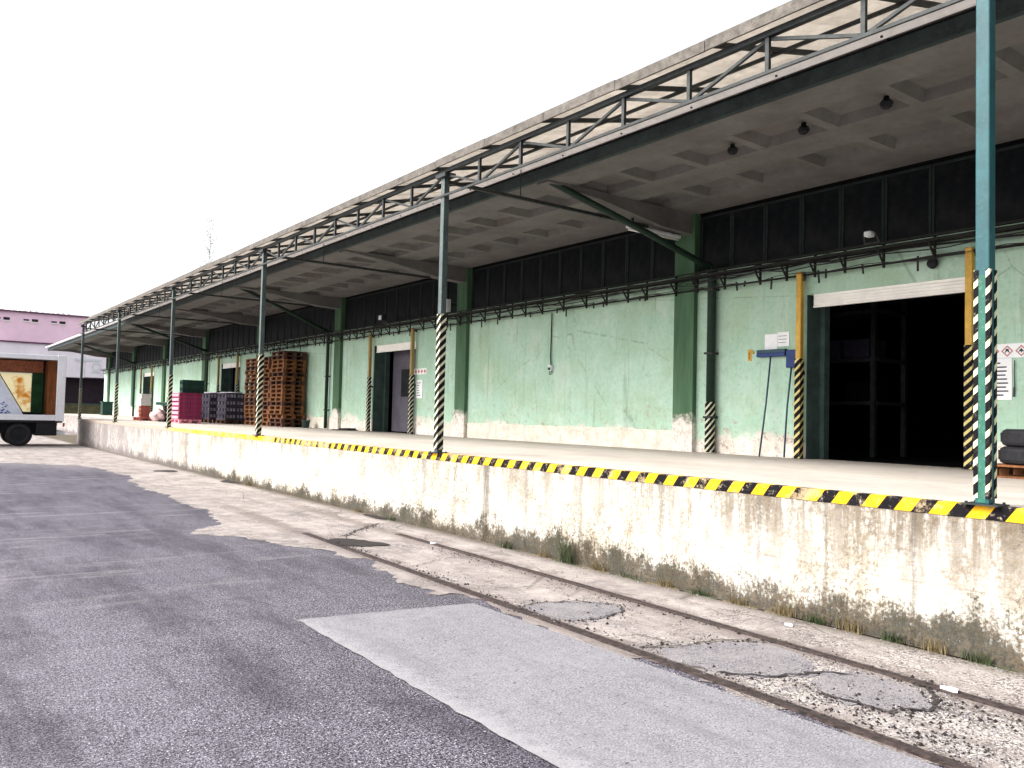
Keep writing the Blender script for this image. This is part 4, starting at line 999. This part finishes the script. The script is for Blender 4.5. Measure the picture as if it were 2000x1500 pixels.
# ------------------------------------------------------------------ truck
TY, TL = 37.2, 2.42
t = thing('box_truck', 'white framed box truck with open side backed to the dock end', 'truck', (0, 0, 0))
x0, x1 = -0.9, 5.24
b = MB(); b.box(x0, x1-0.30, TY, TY+0.10, 1.02, 1.24); b.box(x0, x1-0.30, TY, TY+0.10, 3.42, 3.60); b.box(x1-0.30, x1, TY-0.012, TY+0.12, 1.00, 3.62); b.box(x0-0.1, x0, TY, TY+0.1, 1.02, 3.60)
b.build('body_frame', 'truck_white', t, bevel=0.015)
MB().box(x0, x1, TY+0.1, TY+TL, 3.50, 3.58).build('box_roof', 'truck_white', t)
MB().box(x0, x1-0.02, TY+0.1, TY+TL, 1.05, 1.20).build('load_floor', 'truck_dark', t)
MB().box(x0, x1, TY+TL, TY+TL+0.05, 2.95, 3.58).box(x0, x1, TY+TL, TY+TL+0.05, 1.05, 1.32).box(4.33, x1, TY+TL, TY+TL+0.05, 1.32, 2.95).box(x0, 1.5, TY+TL, TY+TL+0.05, 1.32, 2.95).build('far_side', 'truck_dark', t)
MB().box(x0-0.1, x0, TY+0.1, TY+TL, 1.05, 3.58).build('front_panel', 'truck_dark', t)
MB().box(4.80, 5.18, TY+1.4, TY+TL-0.01, 1.21, 3.45).build('rear_lining', 'truck_brown', t)
MB().box(1.0, 4.72, TY+TL-0.04, TY+TL-0.004, 2.97, 3.45).build('banner', 'truck_orange', t)
MB().box(1.5, 4.32, TY+TL+0.01, TY+TL+0.02, 1.33, 2.94).build('opening_sheet', 'opening_cream', t)  # translucent sheet added where the far side opens to bright outdoors
MB().box(4.33, 4.74, TY+TL-0.04, TY+TL-0.004, 1.30, 2.94).build('load_panel', 'truck_green', t)
b = MB(); b.raw([(1.6, TY+0.5, 1.21), (3.88, TY+0.5, 1.21), (2.95, TY+0.9, 2.92), (1.6, TY+0.9, 2.92), (1.6, TY+0.54, 1.21), (3.88, TY+0.54, 1.21), (2.95, TY+0.94, 2.92), (1.6, TY+0.94, 2.92)],
                [(0, 1, 2, 3), (7, 6, 5, 4), (0, 4, 5, 1), (1, 5, 6, 2), (2, 6, 7, 3), (3, 7, 4, 0)])
pn = b.build('side_flap', 'truck_cloth', t)
b = MB(); random.seed(3)
for _ in range(46):
    u = random.random(); v_ = random.random()**1.6; z_ = 1.26+v_*1.2; x = 2.2+u*(1.35-v_*0.95); yy = TY+0.5+(z_-1.21)/1.71*0.4-0.006
    b.box(x, x+random.uniform(.04, .11), yy-0.003, yy-0.001, z_, z_+random.uniform(.02, .06))
b.build('print_marks', 'blue_mark', pn)
MB().bar((3.92, TY+0.48, 1.2), (2.97, TY+0.88, 2.95), 0.03).build('flap_strut', 'truck_dark', t)
b = MB(); b.box(-2.6, 4.9, TY+0.55, TY+0.75, 0.62, 1.0); b.box(-2.6, 4.9, TY+TL-0.75, TY+TL-0.55, 0.62, 1.0); b.box(x0, x1-0.05, TY+0.02, TY+TL, 0.93, 1.045); b.box(4.28, 5.0, TY+0.05, TY+TL-0.1, 0.42, 0.92); b.box(1.2, 3.0, TY+0.03, TY+0.5, 0.38, 0.92); b.box(3.0, 4.28, TY+0.4, TY+0.5, 0.5, 0.92)
b.build('chassis', 'truck_dark', t)
for wx in (3.72, -2.2):
    for wy in (TY+0.08, TY+TL-0.40):
        wl = bpy.data.objects.new('wheel', None); COL.objects.link(wl); wl.parent = t; wl.location = (wx, wy, 0.46)
        MB().lathe([(0.26, 0.03), (0.30, 0), (0.41, 0.01), (0.46, 0.06), (0.46, 0.25), (0.41, 0.3), (0.30, 0.3), (0.26, 0.27)], (0, 0, 0), 28, 'Y', closed=True).build('tyre', 'black_rubber', wl, smooth=True)
        MB().lathe([(0.262, 0.05), (0.20, 0.09), (0.10, 0.06), (0.08, 0.02), (0.02, 0.02), (0.02, 0.2), (0.262, 0.2)], (0, 0, 0), 24, 'Y').build('rim', 'truck_dark', wl)
b = MB(); b.box(3.05, 4.4, TY+0.05, TY+0.45, 0.94, 0.98); b.build('mudguard', 'black_rubber', t)
cab = MB(); pr = [(-3.55, 0.7), (-3.6, 1.6), (-3.25, 2.75), (-1.3, 2.8), (-1.15, 0.75)]
n = len(pr); cab.raw([(p[0], TY+0.1, p[1]) for p in pr]+[(p[0], TY+TL-0.1, p[1]) for p in pr], [tuple(range(n)), tuple(range(n, 2*n))[::-1]]+[(i, n+i, n+(i+1) % n, (i+1) % n) for i in range(n)])
cb_ = cab.build('cab', 'truck_white', t, bevel=0.05)
MB().box(-2.9, -1.7, TY+0.085, TY+0.102, 1.7, 2.5).build('window', 'dark_glass', cb_)
MB().box(4.95, 5.3, TY+0.1, TY+TL-0.1, 0.45, 0.6).build('rear_bumper', 'light_box', t, bevel=0.01)
for yy in (TY+0.14, TY+TL-0.3): MB().box(5.24, 5.29, yy, yy+0.16, 0.78, 0.92).build('tail_lamp', 'crate_red', t)

# ------------------------------------------------------------------ far building
BY = 80.0
fb = thing('factory_building', 'pink factory building with small high windows beyond the truck', 'building', (0, 0, 0))
mb = MB(); mb.box(-30, 12.7, BY, BY+18, 6.85, 9.35); mb.build('upper_wall', 'pink_render', fb)
mb = MB(); mb.box(-30, 12.7, BY+0.05, BY+18, 4.1, 6.85); mb.box(-30, 8, BY+0.05, BY+18, 0, 4.1); mb.build('lower_wall', 'pale_render', fb)
mb = MB(); mb.box(-30.2, 12.85, BY-0.25, BY+18, 9.35, 9.46); mb.box(-30, 12.7, BY-0.12, BY, 6.80, 6.92); mb.build('cornice', 'dark_trim', fb)
fw_ = None
for k in range(-14, 4):
    for (dx, wd, zz, hh) in ((0.0, 0.42, 8.69, 0.13), (0.62, 0.46, 8.64, 0.22)):
        x = 5.85+2.06*k*1.0+dx
        if x > 11.5: continue
        f = MB(); f.box(x-0.03, x+wd+0.05, BY-0.08, BY-0.002, zz-0.12, zz-0.03); f.build('window', 'crate_white', fb).name = 'window'
        wi = bpy.data.objects[-1] if False else None
        MB().box(x, x+wd, BY-0.012, BY-0.003, zz, zz+hh).build('window', 'maroon_dark', fb)
wb = thing('factory_annex', 'low pale annex with wide dark gateway seen beyond the dock end', 'building', (0, 0, 0))
mb = MB(); mb.box(12.72, 22, BY+0.0, BY+14, 4.15, 6.05); mb.box(17.0, 22, BY, BY+14, 0, 4.15); mb.build('wall', 'pale_render', wb)
MB().box(8.0, 17.0, BY+1.5, BY+1.7, 0, 4.1).build('gateway', 'maroon_dark', wb)
b = MB(); b.box(11.9, 14.0, BY-0.05, BY-0.01, 5.55, 5.75); b.lathe([(0.28, 0), (0.36, 0), (0.36, 0.03), (0.28, 0.03)], (13.6, BY-0.05, 5.1), 20, 'Y', closed=True); b.box(13.25, 14.0, BY-0.04, BY-0.005, 4.55, 4.7)
b.build('wall_trim', 'light_box', wb)
fn = thing('low_wall', 'low olive boundary wall before the dark gateway', 'wall', (0, 0, 0))
mb = MB(); mb.box(5.0, 18.0, 76, 76.25, 0, 1.75); mb.build('panel', 'olive', fn); MB().box(4.95, 18.05, 75.95, 76.3, 1.75, 1.85).build('coping', 'jamb', fn)
for k in range(16):
    x = 5.2+k*0.42; MB().lathe([(0.10, 0), (0.14, 0.06), (0.13, 0.25+0.1*math.sin(k)), (0.02, 0.36)], (x, BY+2, 9.46), 8).build('roof_vent', 'shutter_white', fb)
# ------------------------------------------------------------------ faint tree behind the roof
random.seed(21)
tr = thing('tree', 'faint thin poplar showing above the canopy roof', 'tree', (20.0, 70.0, 0))
MB().tube([(0, 0, 0), (0.1, 0, 6), (0, 0.1, 11), (0.1, 0, 16.5)], [0.16, 0.10, 0.035, 0.01], 8).build('trunk', 'bark', tr)
mb = MB()
for k in range(1500):
    z_ = random.uniform(9, 17.5); rad = 0.95*(1-(z_-9)/11)+0.25; a = random.random()*6.28; r_ = rad*random.random()**0.6
    c_ = Vector((r_*math.cos(a)+0.1, r_*math.sin(a), z_)); s_ = random.uniform(0.03, 0.075)
    d = Vector((random.gauss(0, 1), random.gauss(0, 1), random.gauss(0, 1))).normalized(); e = d.orthogonal().normalized()
    mb.raw([c_-d*s_, c_+e*s_*0.7, c_+d*s_, c_-e*s_*0.7], [(0, 1, 2, 3)])
for k in range(26):
    z_ = random.uniform(9, 16); a = random.random()*6.28; mb.tube([(0.08, 0, z_), (0.5*math.cos(a), 0.5*math.sin(a), z_+0.8)], [0.02, 0.008], 4)
mb.build('crown', 'glare_leaf', tr)

# ------------------------------------------------------------------ weeds at the dock foot
random.seed(5)
def tuft(x, y_, n, h, mat, label):
    mb = MB(); mb.box(-0.01, 0.012, -0.26, 0.26, -0.01, 0.004)
    for _ in range(n):
        a = random.random()*6.28; l = h*random.uniform(0.4, 1.0); bx, by = random.gauss(0, 0.015), max(-0.25, min(0.25, random.gauss(0, 0.06)))
        lean = random.uniform(0.1, 0.6)*l; dx, dy = math.cos(a)*lean, math.sin(a)*lean
        if dx > 0: dx *= -0.4
        w_ = 0.002+0.003*random.random(); px_, py_ = -math.sin(a)*w_, math.cos(a)*w_
        mb.raw([(bx-px_, by-py_, 0), (bx+px_, by+py_, 0), (bx+dx*0.45+px_*.7, by+dy*0.45+py_*.7, l*0.6), (bx+dx*0.45-px_*.7, by+dy*0.45-py_*.7, l*0.6), (bx+dx, by+dy, l*0.97)], [(0, 1, 2, 3), (3, 2, 4)])
    o = mb.build('weed_tuft', mat, loc=(x, y_, 0.004)); tag(o, label, 'weed', 'weeds at the foot of the dock')
tuft(6.02, 7.05, 90, 0.34, 'grass_blade', 'tallest green weed tuft against the dock wall below the plain bay')
spots_ = [(8.2, 50, 0.14, 'g', 'small tuft left of the tallest weed at the dark drip stain'), (7.45, 50, 0.12, 'd', 'dry tuft just left of the tallest weed'), (6.55, 60, 0.11, 'd', 'dry tuft just right of the tallest weed'),
    (6.1, 30, 0.07, 'g', 'low green tuft, second to the right of the tallest weed'), (5.6, 70, 0.10, 'd', 'dry low tuft opposite the far repair patch'), (5.15, 60, 0.08, 'g', 'low green tuft beside the far end of the far repair patch'),
    (4.7, 70, 0.10, 'd', 'straw tuft between the two repair patches'), (4.25, 80, 0.13, 'd', 'dry straw tuft under the first cracked seam of the dock wall'), (3.95, 80, 0.10, 'g', 'green tuft next to the straw under the cracked seam'),
    (3.65, 80, 0.13, 'd', 'bushier dry tuft under the stained dock wall'), (3.3, 80, 0.10, 'g', 'green and brown tuft under the second seam'), (3.0, 80, 0.11, 'd', 'dry tuft right of the second seam'), (2.7, 80, 0.10, 'g', 'low green tuft nearest the right edge'),
    (12.3, 40, 0.12, 'd', 'small dry tuft below the second post'), (11.2, 40, 0.10, 'g', 'low tuft by the small dark gap under the dock'), (17.6, 40, 0.16, 'd', 'dry tuft near the dark recess in the dock foot')]
for y_, n, h, mt, lb in spots_:
    tuft(6.03, y_, n, h, {'g': 'grass_blade', 'd': 'dry_blade'}[mt], lb)
random.seed(9)
for x, y_, s_, lb in [(5.23, 2.50, 0.032, 'white paper scrap beside the rail near the right corner'), (5.75, 4.0, 0.022, 'small white scrap on the pavement under the cracked dock wall'), (5.4, 8.9, 0.03, 'pale scrap lying near the dock wall behind the pothole')]:
    pts = ragged(0, 0, s_, s_*1.7, 9, 0.2); o = MB().prism(pts, 0, 0.012).build('litter', 'paper', loc=(x, y_, 0.012)); tag(o, lb, 'litter', 'scraps on the pavement')
